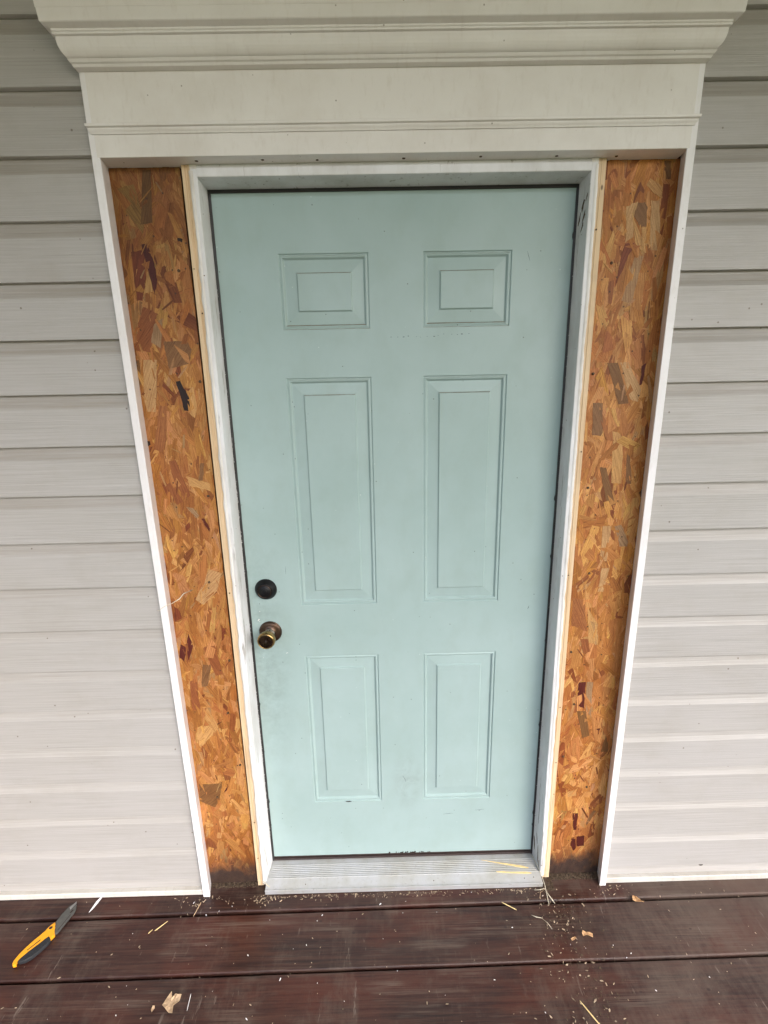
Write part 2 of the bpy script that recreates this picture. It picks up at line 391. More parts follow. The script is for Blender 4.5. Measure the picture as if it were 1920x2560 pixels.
KEY_STRANDS = [
    ('L', 'red', [(-0.6401, 1.903), (-0.6066, 1.9069), (-0.6118, 1.8443), (-0.6277, 1.7942), (-0.6414, 1.7944)]),
    ('L', 'dred', [(-0.6122, 1.9191), (-0.5983, 1.9222), (-0.5875, 1.8777), (-0.585, 1.8416), (-0.5959, 1.8075), (-0.5996, 1.8259), (-0.6076, 1.8825)]),
    ('L', 'rust', [(-0.6272, 1.7803), (-0.5932, 1.7633), (-0.6246, 1.6731), (-0.6635, 1.6787), (-0.648, 1.7407)]),
    ('L', 'greybrown', [(-0.5891, 1.6991), (-0.5318, 1.6992), (-0.5202, 1.6785), (-0.5307, 1.6444), (-0.5837, 1.6331), (-0.5863, 1.6724)]),
    ('L', 'light', [(-0.6064, 1.8735), (-0.5998, 1.8509), (-0.5987, 1.8145), (-0.6202, 1.8114), (-0.6128, 1.8375)]),
    ('L', 'ochre', [(-0.6616, 2.0365), (-0.6127, 2.0462), (-0.5982, 1.9656), (-0.6064, 1.942), (-0.6441, 1.9963)]),
    ('L', 'brown', [(-0.5873, 2.0748), (-0.5684, 2.0756), (-0.579, 1.9653), (-0.6085, 1.9615)]),
    ('L', 'grey', [(-0.6064, 1.74), (-0.5831, 1.7537), (-0.5978, 1.6823), (-0.62, 1.6972)]),
    ('L', 'dark', [(-0.5241, 1.9319), (-0.5123, 1.9296), (-0.5145, 1.9219), (-0.5238, 1.9254)]),
    ('L', 'black', [(-0.5701, 1.6009), (-0.5594, 1.6029), (-0.5402, 1.5597), (-0.5442, 1.5266), (-0.557, 1.528), (-0.5657, 1.5806)]),
    ('L', 'rust', [(-0.6153, 1.3969), (-0.5967, 1.4001), (-0.5686, 1.3021), (-0.5847, 1.2911), (-0.6074, 1.3453)]),
    ('L', 'rust', [(-0.6321, 1.3335), (-0.6191, 1.3394), (-0.5901, 1.2874), (-0.6061, 1.2777)]),
    ('L', 'dred', [(-0.5465, 1.2367), (-0.5378, 1.2365), (-0.5232, 1.1986), (-0.5294, 1.2)]),
    ('L', 'red', [(-0.5939, 1.2158), (-0.5799, 1.2284), (-0.5792, 1.2129), (-0.5933, 1.2002)]),
    ('L', 'rust2', [(-0.622, 1.543), (-0.6013, 1.5403), (-0.6126, 1.4543), (-0.6289, 1.4213), (-0.6495, 1.4289), (-0.63, 1.5017)]),
    ('L', 'greybrown', [(-0.5315, 1.3902), (-0.5218, 1.39), (-0.5295, 1.3436), (-0.5418, 1.3426)]),
    ('L', 'light', [(-0.5697, 1.3543), (-0.511, 1.3333), (-0.5132, 1.3134), (-0.5678, 1.3296)]),
    ('L', 'grey', [(-0.5904, 1.2849), (-0.5778, 1.2872), (-0.5505, 1.2458), (-0.5588, 1.2383), (-0.5784, 1.2618)]),
    ('L', 'pale', [(-0.6458, 1.6554), (-0.6115, 1.6548), (-0.6316, 1.5249), (-0.6617, 1.5278)]),
    ('L', 'brown', [(-0.6652, 1.6558), (-0.6561, 1.6556), (-0.6626, 1.5301), (-0.6691, 1.5256)]),
    ('L', 'dark', [(-0.6647, 1.4519), (-0.6573, 1.4505), (-0.6572, 1.4422), (-0.6651, 1.4376)]),
    ('L', 'light', [(-0.5449, 1.5208), (-0.5321, 1.509), (-0.5252, 1.5273), (-0.5253, 1.5865), (-0.537, 1.5868)]),
    ('L', 'red', [(-0.5446, 0.903), (-0.5103, 0.9053), (-0.5247, 0.8664), (-0.5511, 0.8704)]),
    ('L', 'rust', [(-0.5868, 0.8449), (-0.5502, 0.8506), (-0.536, 0.7558), (-0.558, 0.7496)]),
    ('L', 'red', [(-0.6588, 0.983), (-0.6408, 0.9635), (-0.6348, 0.9409), (-0.6584, 0.9287)]),
    ('L', 'dred', [(-0.6512, 0.8566), (-0.636, 0.8463), (-0.6462, 0.7997), (-0.6595, 0.8135)]),
    ('L', 'dred', [(-0.623, 0.892), (-0.6147, 0.849), (-0.6353, 0.8028), (-0.6314, 0.8594)]),
    ('L', 'pale', [(-0.542, 1.0887), (-0.5061, 1.0756), (-0.5259, 1.0236), (-0.5685, 0.9806), (-0.59, 0.997)]),
    ('L', 'light', [(-0.6267, 0.5748), (-0.5728, 0.5805), (-0.5892, 0.5444), (-0.6324, 0.4976), (-0.6403, 0.5386)]),
    ('L', 'greybrown', [(-0.5932, 0.7881), (-0.5691, 0.7874), (-0.5861, 0.7159), (-0.6048, 0.7129)]),
    ('L', 'rust', [(-0.6385, 0.7381), (-0.618, 0.7306), (-0.617, 0.6322), (-0.6418, 0.633)]),
    ('L', 'brown', [(-0.6533, 0.3609), (-0.5791, 0.3613), (-0.5954, 0.2942), (-0.6121, 0.269), (-0.6584, 0.2963)]),
    ('L', 'dred', [(-0.5669, 0.3441), (-0.5553, 0.355), (-0.568, 0.3329), (-0.5808, 0.3221)]),
    ('R', 'orange', [(0.6003, 1.8378), (0.6207, 1.8352), (0.6092, 1.7231), (0.5868, 1.7283)]),
    ('R', 'light', [(0.5973, 2.0265), (0.6053, 2.0411), (0.6259, 2.0303), (0.6525, 2.0109), (0.654, 1.9895), (0.6292, 2.0027)]),
    ('R', 'pale', [(0.612, 1.9944), (0.6327, 1.9941), (0.646, 1.8857), (0.6233, 1.8883)]),
    ('R', 'red', [(0.5595, 1.9027), (0.583, 1.9034), (0.5682, 1.8678), (0.5445, 1.8043), (0.5542, 1.8815)]),
    ('R', 'greyish', [(0.5872, 1.8765), (0.6075, 1.874), (0.5917, 1.7661), (0.5628, 1.7737)]),
    ('R', 'brown', [(0.6334, 2.076), (0.649, 2.0758), (0.6538, 2.0383), (0.6393, 2.0385)]),
    ('R', 'greybrown', [(0.5749, 1.9886), (0.6037, 1.9924), (0.6075, 1.9383), (0.5927, 1.9385), (0.5755, 1.9606)]),
    ('R', 'pale', [(0.5536, 1.9825), (0.5817, 1.9928), (0.575, 1.9649), (0.5778, 1.9168), (0.5594, 1.9038)]),
    ('R', 'light', [(0.5684, 1.9693), (0.5917, 1.9254), (0.6039, 1.883), (0.5842, 1.9034)]),
    ('R', 'light', [(0.5954, 1.9363), (0.6078, 1.9361), (0.6142, 1.8806), (0.6037, 1.8852)]),
    ('R', 'brown', [(0.542, 1.626), (0.5698, 1.6255), (0.6086, 1.5231), (0.5817, 1.5211), (0.5607, 1.5772)]),
    ('R', 'pale', [(0.5748, 1.6266), (0.5964, 1.6262), (0.6369, 1.5585), (0.6328, 1.5264), (0.6113, 1.5343)]),
    ('R', 'brown', [(0.5464, 1.3553), (0.5651, 1.3549), (0.5995, 1.2509), (0.5793, 1.2486)]),
    ('R', 'light', [(0.573, 1.4516), (0.5877, 1.4487), (0.6037, 1.4329), (0.6112, 1.3096), (0.584, 1.3115)]),
    ('R', 'dred', [(0.6329, 1.6171), (0.6435, 1.6241), (0.6381, 1.5708), (0.632, 1.5685)]),
    ('R', 'greybrown', [(0.6187, 1.3909), (0.6278, 1.3801), (0.6383, 1.3076), (0.6234, 1.3079)]),
    ('R', 'orange', [(0.5359, 1.3979), (0.547, 1.3924), (0.5312, 1.3316), (0.5178, 1.3319)]),
    ('R', 'grey', [(0.6043, 1.1891), (0.6233, 1.1915), (0.6478, 1.1423), (0.6465, 1.1278), (0.6242, 1.1284)]),
    ('R', 'pale', [(0.5712, 1.1898), (0.596, 1.1893), (0.5921, 1.0853), (0.5724, 1.0858)]),
    ('R', 'greybrown', [(0.514, 1.5262), (0.5399, 1.5257), (0.5479, 1.4393), (0.5188, 1.4424)]),
    ('R', 'dred', [(0.542, 0.6968), (0.5657, 0.6961), (0.5678, 0.6041), (0.5444, 0.6144)]),
    ('R', 'rust', [(0.5358, 0.8416), (0.5589, 0.841), (0.5705, 0.8003), (0.5497, 0.7888)]),
    ('R', 'pale', [(0.5802, 1.0648), (0.6024, 1.0642), (0.5909, 0.9921), (0.575, 0.9925)]),
    ('R', 'light', [(0.5489, 0.942), (0.5811, 0.8949), (0.5905, 0.8208), (0.5625, 0.8305)]),
    ('R', 'orange', [(0.5097, 0.8468), (0.5279, 0.8552), (0.5458, 0.7523), (0.5148, 0.744)]),
    ('R', 'rust2', [(0.5025, 0.9746), (0.5374, 0.968), (0.554, 0.8663), (0.5067, 0.8852)]),
    ('R', 'grey', [(0.5685, 0.696), (0.588, 0.6955), (0.5901, 0.5743), (0.5737, 0.6007)]),
    ('R', 'orange', [(0.6083, 1.003), (0.648, 1.002), (0.6333, 0.911), (0.6132, 0.9518)]),
    ('R', 'dred', [(0.6085, 0.5279), (0.6254, 0.5306), (0.6192, 0.5043), (0.608, 0.5013)]),
    ('R', 'brown', [(0.546, 0.595), (0.5743, 0.5942), (0.5933, 0.5051), (0.5711, 0.4958)]),
    ('R', 'brown', [(0.6451, 0.5035), (0.6582, 0.4562), (0.6566, 0.4427), (0.6334, 0.4434)]),
    ('R', 'dred', [(0.5835, 0.1079), (0.6099, 0.113), (0.6122, 0.0705), (0.5866, 0.0683)]),
    ('R', 'dred', [(0.5646, 0.0995), (0.5805, 0.0989), (0.5846, 0.0623), (0.577, 0.0503), (0.5654, 0.0721)]),
    ('R', 'dred', [(0.5625, 0.2052), (0.5805, 0.2061), (0.5799, 0.1381), (0.5701, 0.1384)]),
    ('R', 'greybrown', [(0.6231, 0.2134), (0.64, 0.2129), (0.6137, 0.1548), (0.6095, 0.1609)]),
    ('R', 'light', [(0.5404, 0.2912), (0.5659, 0.2989), (0.5689, 0.276), (0.5407, 0.2712)]),
    ('R', 'ochre', [(0.5242, 0.2197), (0.5436, 0.2161), (0.5253, 0.1697), (0.5244, 0.1489)]),
]

# ================================================================== GROUND, DECK
DZ = -0.048
bm = bmesh.new(); box(bm, (-60, -70, -1.0), (60, 30, -0.75))
tag(obj('ground', bm, M['lawn']), 'mown green lawn round the raised porch', None, None, 'structure')

deck = thing('deck', 'dark red-brown stained timber porch deck', None, (0, -0.07, DZ), None, 'structure')
bm = bmesh.new(); box(bm, (-3.4, -2.25, DZ - 0.14), (3.4, 0.0, DZ - 0.05))
obj('joist', bm, M['sheath'], deck)
SL = 0.0058
yb = 0.004
edges = [(0.16, -0.1325)]
y = -0.1405
for i in range(13):
    edges.append((y, y - 0.1515)); y -= 0.1585
for i, (y1, y0) in enumerate(edges):
    bm = bmesh.new()
    dz = (0.0, -0.0016, -0.0006)[i] if i < 3 else random.uniform(-0.001, 0.001)
    box(bm, (-3.5, y0, DZ - 0.04), (3.5, y1, DZ + dz), 0)
    # subdivide lengthwise so the edges can wander slightly
    bmesh.ops.bevel(bm, geom=[e for e in bm.edges if abs(e.verts[0].co.z - (DZ + dz)) < 1e-5 and abs(e.verts[1].co.z - (DZ + dz)) < 1e-5 and abs(e.verts[0].co.y - e.verts[1].co.y) < 1e-5], offset=0.005, segments=4, profile=0.5, affect='EDGES')
    for xx in [k * 0.05 - 3.4 for k in range(137)]:
        g = bm.verts[:] + bm.edges[:] + bm.faces[:]
        if abs(xx) > 1.5: continue
        bmesh.ops.bisect_plane(bm, geom=g, plane_co=(xx, 0, 0), plane_no=(1, 0, 0))
    ph = i * 3.7
    for v in bm.verts:
        w = 0.0013 * noise.noise(Vector((v.co.x * 2.3, ph, 0))) + 0.0006 * noise.noise(Vector((v.co.x * 14, ph, 4)))
        v.co.y += SL * v.co.x + (w if i < 12 else 0)
        if v.co.z > DZ - 0.02: v.co.z += 0.0008 * noise.noise(Vector((v.co.x * 3, v.co.y * 9, ph)))
    ob = obj('deck_board', bm, M['deck'], deck, loc=(0.37 * i, (y0 + y1) / 2, DZ))
    for pl in ob.data.polygons: pl.use_smooth = False

# ================================================================== HOUSE WALLS
H0, HC = 2.3502, 0.1297
def siding_panel_mesh(x0, x1, top_cut=None, bot_cut=None):
    """one clapboard course, local z=0 at its lower lip, y measured from the wall plane"""
    prof = [(-0.0625, 0.0005), (-0.0745, 0.0), (-0.078, 0.0008), (-0.0782, 0.003), (-0.0765, 0.05), (-0.0755, 0.0955),
            (-0.0742, 0.0985), (-0.0695, 0.109), (-0.0665, 0.120), (-0.0655, HC + 0.001), (-0.063, HC + 0.001)]
    if bot_cut is not None:
        prof = [(-0.063, bot_cut)] + [(yy, zz) for yy, zz in prof if zz > bot_cut + 0.002]
    n = max(2, int((x1 - x0) / 0.09))
    bm = bmesh.new(); rows = []
    for i in range(n + 1):
        x = x0 + (x1 - x0) * i / n
        rows.append([bm.verts.new((x, yy, zz)) for yy, zz in prof])
    for a, b in zip(rows[:-1], rows[1:]):
        for k in range(len(prof) - 1): bm.faces.new((a[k], b[k], b[k + 1], a[k + 1]))
    return bm

def siding_wall(side, label):
    s = -1 if side == 'l' else 1
    w = thing('siding_wall', label, 'wall', (s * 1.9, -0.03, DZ))
    bm = bmesh.new()
    xa, xb = sorted((s * 0.69, s * 3.4))
    box(bm, (xa, -0.0625, DZ + 0.001), (xb, 0.13, 2.6))
    xa, xb = sorted((s * 0.001, s * 0.69))
    box(bm, (xa, -0.0623, 2.10), (xb, 0.129, 2.6))
    obj('sheathing', bm, M['sheath'], w)
    for k in range(-2, 19):
        z = H0 - HC * k
        inner = s * (0.001 if z > 2.40 else 0.672)
        bot = None
        if k == 18: z_use, cut = z, None
        xa, xb = sorted((inner, s * 3.4))
        bm = siding_panel_mesh(xa, xb)
        if k == 18:   # the lowest full course ends just above its starter strip
            pass
        for v in bm.verts:
            v.co.z += z
            v.co.y += 0.0018 * noise.noise(Vector((v.co.x * 1.8, k * 5.1, s * 9.0)))
            v.co.z += 0.0007 * noise.noise(Vector((v.co.x * 1.3, k * 2.1, s * 4.0)))
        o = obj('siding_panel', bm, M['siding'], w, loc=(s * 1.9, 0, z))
    # cut-down last course and bottom trim
    z = H0 - HC * 19
    bm = siding_panel_mesh(min(s * .672, s * 3.4), max(s * .672, s * 3.4), bot_cut=0.1045 - 0.018)
    for v in bm.verts: v.co.z += z - 0.0
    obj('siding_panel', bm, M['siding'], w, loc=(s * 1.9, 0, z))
    # starter trim on the deck
    xa, xb = sorted((s * 0.668, s * 3.4))
    bm = bmesh.new()
    prof = [(-0.062, DZ + 0.002), (-0.083, DZ + 0.002), (-0.0835, DZ + 0.004), (-0.083, -0.0295), (-0.081, -0.0275), (-0.070, -0.0275), (-0.062, -0.0285)]
    a = [bm.verts.new((xa, yy, zz)) for yy, zz in prof]; b = [bm.verts.new((xb, yy, zz)) for yy, zz in prof]
    for k in range(len(prof)): bm.faces.new((a[k], b[k], b[(k + 1) % len(prof)], a[(k + 1) % len(prof)]))
    bm.faces.new(a); bm.faces.new(b[::-1])
    obj('starter_strip', bm, M['white2'], w)
    return w
M['white2'] = m_white('starter_strip_white', (0.62, 0.60, 0.56), (0.34, 0.29, 0.22), 0.5)
wl_l = siding_wall('l', 'beige vinyl lap siding wall left of the door, above the utility knife')
wl_r = siding_wall('r', 'beige vinyl lap siding wall right of the door')
# small dark wasp-like speck clinging to the lowest course on the right
bm = bmesh.new()
pts = [(0.9865, -0.0785, 0.0165)] + [(0.994 + 0.0068 * math.cos(math.pi + math.pi * k / 8), -0.0785, 0.0168 + 0.0045 * math.sin(math.pi + math.pi * k / 8)) for k in range(1, 8)] + [(1.0012, -0.0785, 0.0165)]
prism(bm, pts, (0, -0.0012, 0), None)
obj('vent_notch', bm, M['slot'], wl_r)
# thin tan scratches on the panels are left to the material

# corner channels: white trim uprights either side
def side_trim(s, label):
    tr = thing('side_trim', label, 'trim', (s * 0.668, -0.085, DZ), 'white trim uprights')
    bm = bmesh.new()
    zb, zt = DZ + 0.001, 2.243
    yf = -0.090
    # x positions (front-inner, front-outer, back-inner) at bottom and top
    if s < 0: fi = (-0.6470, -0.6590); fo = (-0.6690, -0.6780); bi = (-0.6600, -0.6672)
    else:     fi = (0.6545, 0.6575); fo = (0.6755, 0.6775); bi = (0.6690, 0.6735)
    def at(p, z): return p[0] + (p[1] - p[0]) * (z - 0.0) / 2.08
    n = 60; rows = []
    for i in range(n + 1):
        z = zb + (zt - zb) * i / n
        j = 0.0004 * noise.noise(Vector((z * 4, s * 5, 0)))
        e = 0.0012
        a, b, c = at(fi, z) + j, at(fo, z) + j, at(bi, z)
        sg = -s   # direction from outer to inner
        dz_b = 0.0
        rows.append([bm.verts.new(q) for q in ((c, -0.0435, z), (a, yf + e, z), (a - sg * e * 0.3, yf + e * 0.3, z), (a - sg * e, yf, z), (b + sg * e, yf, z), (b, yf + e, z), (b, -0.0615, z))])
    for r0, r1 in zip(rows[:-1], rows[1:]):
        for k in range(6): bm.faces.new((r0[k], r0[k + 1], r1[k + 1], r1[k]))
        bm.faces.new((r0[6], r0[0], r1[0], r1[6]))
    bm.faces.new(rows[0]); bm.faces.new(rows[-1][::-1])
    o = obj('trim_channel', bm, M['white'], tr)
    for pl in o.data.polygons: pl.use_smooth = False
    return tr
side_trim(-1, 'white vinyl trim upright left of the door, beside the siding above the knife')
side_trim(1, 'white vinyl trim upright right of the door')

# ================================================================== HEADER
hd = thing('door_header', 'cream painted crown moulded header over the door', 'header', (0, -0.09, 2.08))
def band(name, prof, x0, half, mat=M['header'], parent=hd):
    """prof: (projection p, z); front at y=-0.09-p, ends at +-(half+p), returned to the wall"""
    bm = bmesh.new(); rings = []
    for p, z in prof:
        rings.append([bm.verts.new(q) for q in ((-(half[0] + p), -0.045, z), (-(half[0] + p), -0.09 - p, z), (half[1] + p, -0.09 - p, z), (half[1] + p, -0.045, z))])
    for a, b in zip(rings[:-1], rings[1:]):
        for k in range(3): bm.faces.new((a[k], a[k + 1], b[k + 1], b[k]))
    bm.faces.new(rings[0]); bm.faces.new(rings[-1][::-1])
    for a, b in zip(rings[:-1], rings[1:]): bm.faces.new((a[3], a[0], b[0], b[3]))
    return obj(name, bm, mat, parent)
HW = (0.6680, 0.6660)
# flat fascia under the small moulding; its underside spans back to the jamb
bm = bmesh.new()
box(bm, (-0.6655, -0.0905, 2.0798), (0.6640, -0.040, 2.1232), 0.0008, 1)
o = obj('lower_band', bm, M['header'], hd)
arc = lambda c0, c1, n: [(c0[0] + (c1[0] - c0[0]) * (1 - math.cos(math.pi / 2 * k / n)), c0[1] + (c1[1] - c0[1]) * math.sin(math.pi / 2 * k / n)) for k in range(n + 1)]
band('small_moulding', [(0.0006, 2.1234), (0.0022, 2.1236), (0.003, 2.1262), (0.0052, 2.1292), (0.0062, 2.1318), (0.0064, 2.1333), (0.0046, 2.1340), (0.0094, 2.1356), (0.0100, 2.1402), (0.0085, 2.1412), (0.002, 2.1450), (0.0, 2.1452)], 0, HW)
bm = bmesh.new(); box(bm, (-0.6665, -0.0902, 2.1455), (0.6645, -0.044, 2.2390), 0.0)
obj('frieze_board', bm, M['header'], hd)
cove = [(0.0195 + 0.0115 * (1 - math.cos(a)) , 2.2520 + 0.0170 * math.sin(a)) for a in [math.pi / 2 * k / 7 for k in range(8)]]
crown = [(0.0, 2.2392), (0.0125, 2.2400), (0.0135, 2.2412), (0.0150, 2.2440), (0.0132, 2.2447), (0.0170, 2.2462), (0.0196, 2.2498), (0.0196, 2.2508), (0.0162, 2.2520)] \
    + [(0.0185 + 0.0125 * math.sin(a), 2.2525 + 0.021 * (1 - math.cos(a)) + 0.004 * a) for a in [math.pi / 2 * k / 7 for k in range(8)]] \
    + [(0.0312, 2.2812), (0.0296, 2.2822), (0.0345, 2.2834), (0.0352, 2.2862), (0.0330, 2.2874), (0.0352, 2.2888), (0.0352, 2.2920), (0.0468, 2.2948), (0.0484, 2.2962), (0.0488, 2.3010), (0.0500, 2.3160), (0.0508, 2.3170), (0.0516, 2.3300), (0.0530, 2.3560), (0.0, 2.3600)]
band('crown_moulding', crown, 0, HW)

def flat_blob(bm, c, u, v, n_vec, r, th, jag=0.35, n=9, asp=1.0):
    """irregular little patch lying in the plane (u, v) at c, th thick along n_vec"""
    c = Vector(c); u = Vector(u); v = Vector(v); n_vec = Vector(n_vec)
    pts = []
    for k in range(n):
        a = 2 * math.pi * k / n; rr = r * (1 + random.uniform(-jag, jag))
        pts.append(c + u * rr * math.cos(a) * asp + v * rr * math.sin(a))
    prism(bm, pts, n_vec * th, None)

# nail holes on the header underside, and their heads
for x in (-0.452, -0.302, -0.178, 0.02, 0.196, 0.372, 0.512):
    bm = bmesh.new(); flat_blob(bm, (x, -0.066 + random.uniform(-.006, .006), 2.0797), (1, 0, 0), (0, 1, 0), (0, 0, -1), 0.0034, 0.0006, 0.3)
    obj('nail_hole', bm, M['nail'], hd)

# ================================================================== DOOR FRAME
fr = thing('door_frame', 'white painted wooden door jamb with bare pine edges and aluminium threshold', 'door frame', (0, -0.03, DZ))
ZJ = 2.0530
def jamb(s):
    """side jamb: inner face runs from the door plane to the front edge"""
    bm = bmesh.new(); rows = []
    n = 50
    for i in range(n + 1):
        z = -0.036 + (ZJ + 0.017 + 0.036) * i / n
        t = max(0.0, 1 - z / 0.9)
        fx = 0.4582 + 0.0045 * t + 0.0004 * noise.noise(Vector((z * 9, s, 3)))
        bx = 0.4568 if s < 0 else 0.4555
        fy = -0.0590 - 0.004 * t
        rows.append([bm.verts.new(q) for q in ((s * bx, 0.055, z), (s * bx, 0.0, z), (s * fx, fy + 0.0015, z), (s * (fx + 0.0008), fy + 0.0003, z), (s * (fx + 0.002), fy, z), (s * 0.4738, fy, z), (s * 0.4738, 0.055, z))])
    for r0, r1 in zip(rows[:-1], rows[1:]):
        m_ = len(r0)
        for k in range(m_): bm.faces.new((r0[k], r0[(k + 1) % m_], r1[(k + 1) % m_], r1[k]))
    bm.faces.new(rows[0]); bm.faces.new(rows[-1][::-1])
    return obj('side_jamb', bm, M['jamb'], fr)
jamb(-1); jamb(1)
# head jamb
bm = bmesh.new()
pts = [(-0.4583, 0.055, 2.0515), (-0.4583, 0.0, 2.0512), (-0.4583, -0.0588, 2.0532), (-0.4583, -0.0600, 2.0545), (-0.4583, -0.0600, 2.0700), (-0.4583, -0.0560, 2.0796), (-0.4583, 0.055, 2.0796)]
a = [bm.verts.new(p) for p in pts]; b = [bm.verts.new((-p[0], p[1], p[2])) for p in pts]
for k in range(7): bm.faces.new((a[k], b[k], b[(k + 1) % 7], a[(k + 1) % 7]))
bm.faces.new(a); bm.faces.new(b[::-1])
obj('head_jamb', bm, M['jamb'], fr)
bm = bmesh.new()
for s in (-1, 1):
    box(bm, (s * 0.466 - 0.0078, -0.0596, 2.0702), (s * 0.466 + 0.0078, 0.05, 2.0794), 0)
obj('corner_block', bm, M['caulk'], fr)
# wooden liner behind the header underside
bm = bmesh.new(); box(bm, (-0.68, -0.0400, 2.0806), (0.68, 0.125, 2.16)); obj('lintel', bm, M['sheath'], fr)

# mull posts: raw pine strips
def pine(s):
    bm = bmesh.new(); rows = []
    n = 70
    for i in range(n + 1):
        z = DZ + 0.004 + (2.0794 - DZ - 0.004) * i / n
        t = max(0.0, 1 - z / 0.9)
        o_ = 0.4940 + 0.0008 * noise.noise(Vector((z * 2, s, 1))) + 0.001 * t
        fy = -0.0568 - 0.003 * t
        gx = 0.4815 + 0.0025 * noise.noise(Vector((z * 3.1, s * 7, 2)))
        rows.append([bm.verts.new(q) for q in ((s * 0.4742, 0.05, z), (s * 0.4742, fy + 0.0006, z), (s * (gx - 0.0012), fy, z), (s * gx, fy + 0.0016, z), (s * (gx + 0.001), fy, z), (s * (o_ - 0.001), fy, z), (s * o_, fy + 0.001, z), (s * o_, 0.05, z))])
    for r0, r1 in zip(rows[:-1], rows[1:]):
        m_ = len(r0)
        for k in range(m_): bm.faces.new((r0[k], r0[(k + 1) % m_], r1[(k + 1) % m_], r1[k]))
    bm.faces.new(rows[0]); bm.faces.new(rows[-1][::-1])
    o = obj('mull_post', bm, M['pine'], fr); return o
pine(-1); pine(1)
# ragged caulk / torn paint edge between jamb face and pine
for s in (-1, 1):
    bm = bmesh.new(); rows = []
    n = 420
    for i in range(n + 1):
        z = DZ + 0.02 + (2.066 - DZ - 0.02) * i / n
        t = max(0.0, 1 - z / 0.9)
        w1 = 0.4742 + 0.0034 * (0.55 + noise.noise(Vector((z * 7, s * 3, 0))) + 0.7 * noise.noise(Vector((z * 31, s * 3, 5))))
        w0 = 0.4672 + 0.0006 * noise.noise(Vector((z * 22, s, 9)))
        y = -0.0596 - 0.004 * t
        h = 0.0011 + 0.0010 * noise.noise(Vector((z * 26, s, 4)))
        rows.append([bm.verts.new(q) for q in ((s * w0, y + 0.0003, z), (s * (w0 + 0.0025), y - h, z), (s * (w1 - 0.001), y - h * 0.8, z), (s * w1, y + 0.0012, z), (s * w1, y + 0.003, z))])
    for r0, r1 in zip(rows[:-1], rows[1:]):
        for k in range(4): bm.faces.new((r0[k], r0[k + 1], r1[k + 1], r1[k]))
    obj('caulk_bead', bm, M['caulk'], fr, True)

# weatherstrip round the slab
W2 = 0.4515
for s in (-1, 1):
    bm = bmesh.new(); rows = []
    n = 300
    for i in range(n + 1):
        z = -0.012 + 2.063 * i / n
        j = 0.0006 * noise.noise(Vector((z * 14, s, 8))) + 0.009 * max(0, noise.noise(Vector((z * 40, s, 2))) - 0.36)
        inn = 0.4502 - abs(j) * 1.2
        rows.append([bm.verts.new(q) for q in ((s * 0.4592, 0.012, z), (s * 0.4592, -0.0005, z), (s * 0.4556, -0.0035, z), (s * inn, -0.0025, z), (s * inn, 0.012, z))])
    for r0, r1 in zip(rows[:-1], rows[1:]):
        for k in range(4): bm.faces.new((r0[k], r0[k + 1], r1[k + 1], r1[k]))
    bm.faces.new(rows[0]); bm.faces.new(rows[-1][::-1])
    obj('weatherstrip', bm, M['rubber'], fr)
bm = bmesh.new(); box(bm, (-0.4530, -0.0030, 2.0440), (0.4530, 0.012, 2.0540), 0.0008, 1)
obj('weatherstrip', bm, M['rubber'], fr)
# white paint flecks stuck on the weatherstrip
bm = bmesh.new()
for i in range(260):
    s = random.choice((-1, -1, 1)); z = random.choice((random.uniform(0.05, 2.0), random.gauss(1.35, 0.18), random.gauss(0.45, 0.2)))
    if not 0.02 < z < 2.03: continue
    flat_blob(bm, (s * (0.4555 + random.uniform(-0.0008, 0.0018)), -0.0034, z), (1, 0, 0), (0, 0, 1), (0, -1, 0), random.uniform(0.0005, 0.0011), 0.0007, 0.4, 6, 0.8)
    if random.random() < 0.3:
        flat_blob(bm, (s * 0.4558, -0.0034, z + 0.004), (1, 0, 0), (0, 0, 1), (0, -1, 0), random.uniform(0.0006, 0.0012), 0.0007, 0.4, 6, 0.5)
tag(obj('paint_flecks', bm, M['fleck'], fr), kind='stuff')

# bare, chipped patches on the right jamb's inner face
bm = bmesh.new()
def jamb_patch(s, y, z, ry_, rz_, tilt=0.0):
    x = 0.4555 + (0.4582 + 0.0045 * max(0, 1 - z / .9) - 0.4555) * (-y / 0.059) if s > 0 else 0.4568
    c = Vector((s * (x - 0.0002), y, z)); pts = []
    n = 11
    for k in range(n):
        a = 2 * math.pi * k / n; q = 1 + random.uniform(-0.45, 0.35)
        yy = ry_ * math.cos(a) * q; zz = rz_ * math.sin(a) * q
        pts.append(c + Vector((0, yy * math.cos(tilt) - zz * math.sin(tilt), yy * math.sin(tilt) + zz * math.cos(tilt))))
    prism(bm, pts, (-s * 0.0005, 0, 0), None)
for (y, z, a, b, t) in ((-0.030, 1.992, .005, .014, .5), (-0.038, 1.965, .0045, .015, .6), (-0.018, 1.968, .003, .012, .4), (-0.034, 1.945, .003, .011, .5),
                        (-0.048, 2.006, .002, .008, .5), (-0.012, 0.052, .004, .03, -.2), (-0.040, 0.03, .0025, .035, -.1), (-0.026, 0.09, .002, .02, -.3), (-0.030, 0.20, .0008, .05, 0), (-0.05, -0.0, .002, .02, 0)):
    jamb_patch(1, y, z, a, b, t)
tag(obj('bare_patches', bm, M['nail'], fr), kind='stuff')
# nail holes in the jamb face and pine
for s, x, z in ((-1, .4650, 1.845), (-1, .4880, 1.86), (-1, .4790, 1.76), (1, .4650, 0.012), (1, .4800, 1.93), (1, .4880, 1.40), (1, .4800, 1.05), (-1, .486, 1.02), (1, .4870, .42), (1, .488, .30), (1, .486, .62), (-1, .4835, .22), (-1, .4845, .075)):
    bm = bmesh.new(); flat_blob(bm, (s * x, -0.0595 - (0.004 * max(0, 1 - z / .9)), z), (1, 0, 0), (0, 0, 1), (0, -1, 0), random.uniform(0.0014, 0.0022), 0.0006, 0.25, 9)
    obj('nail_hole', bm, M['nail'], fr)

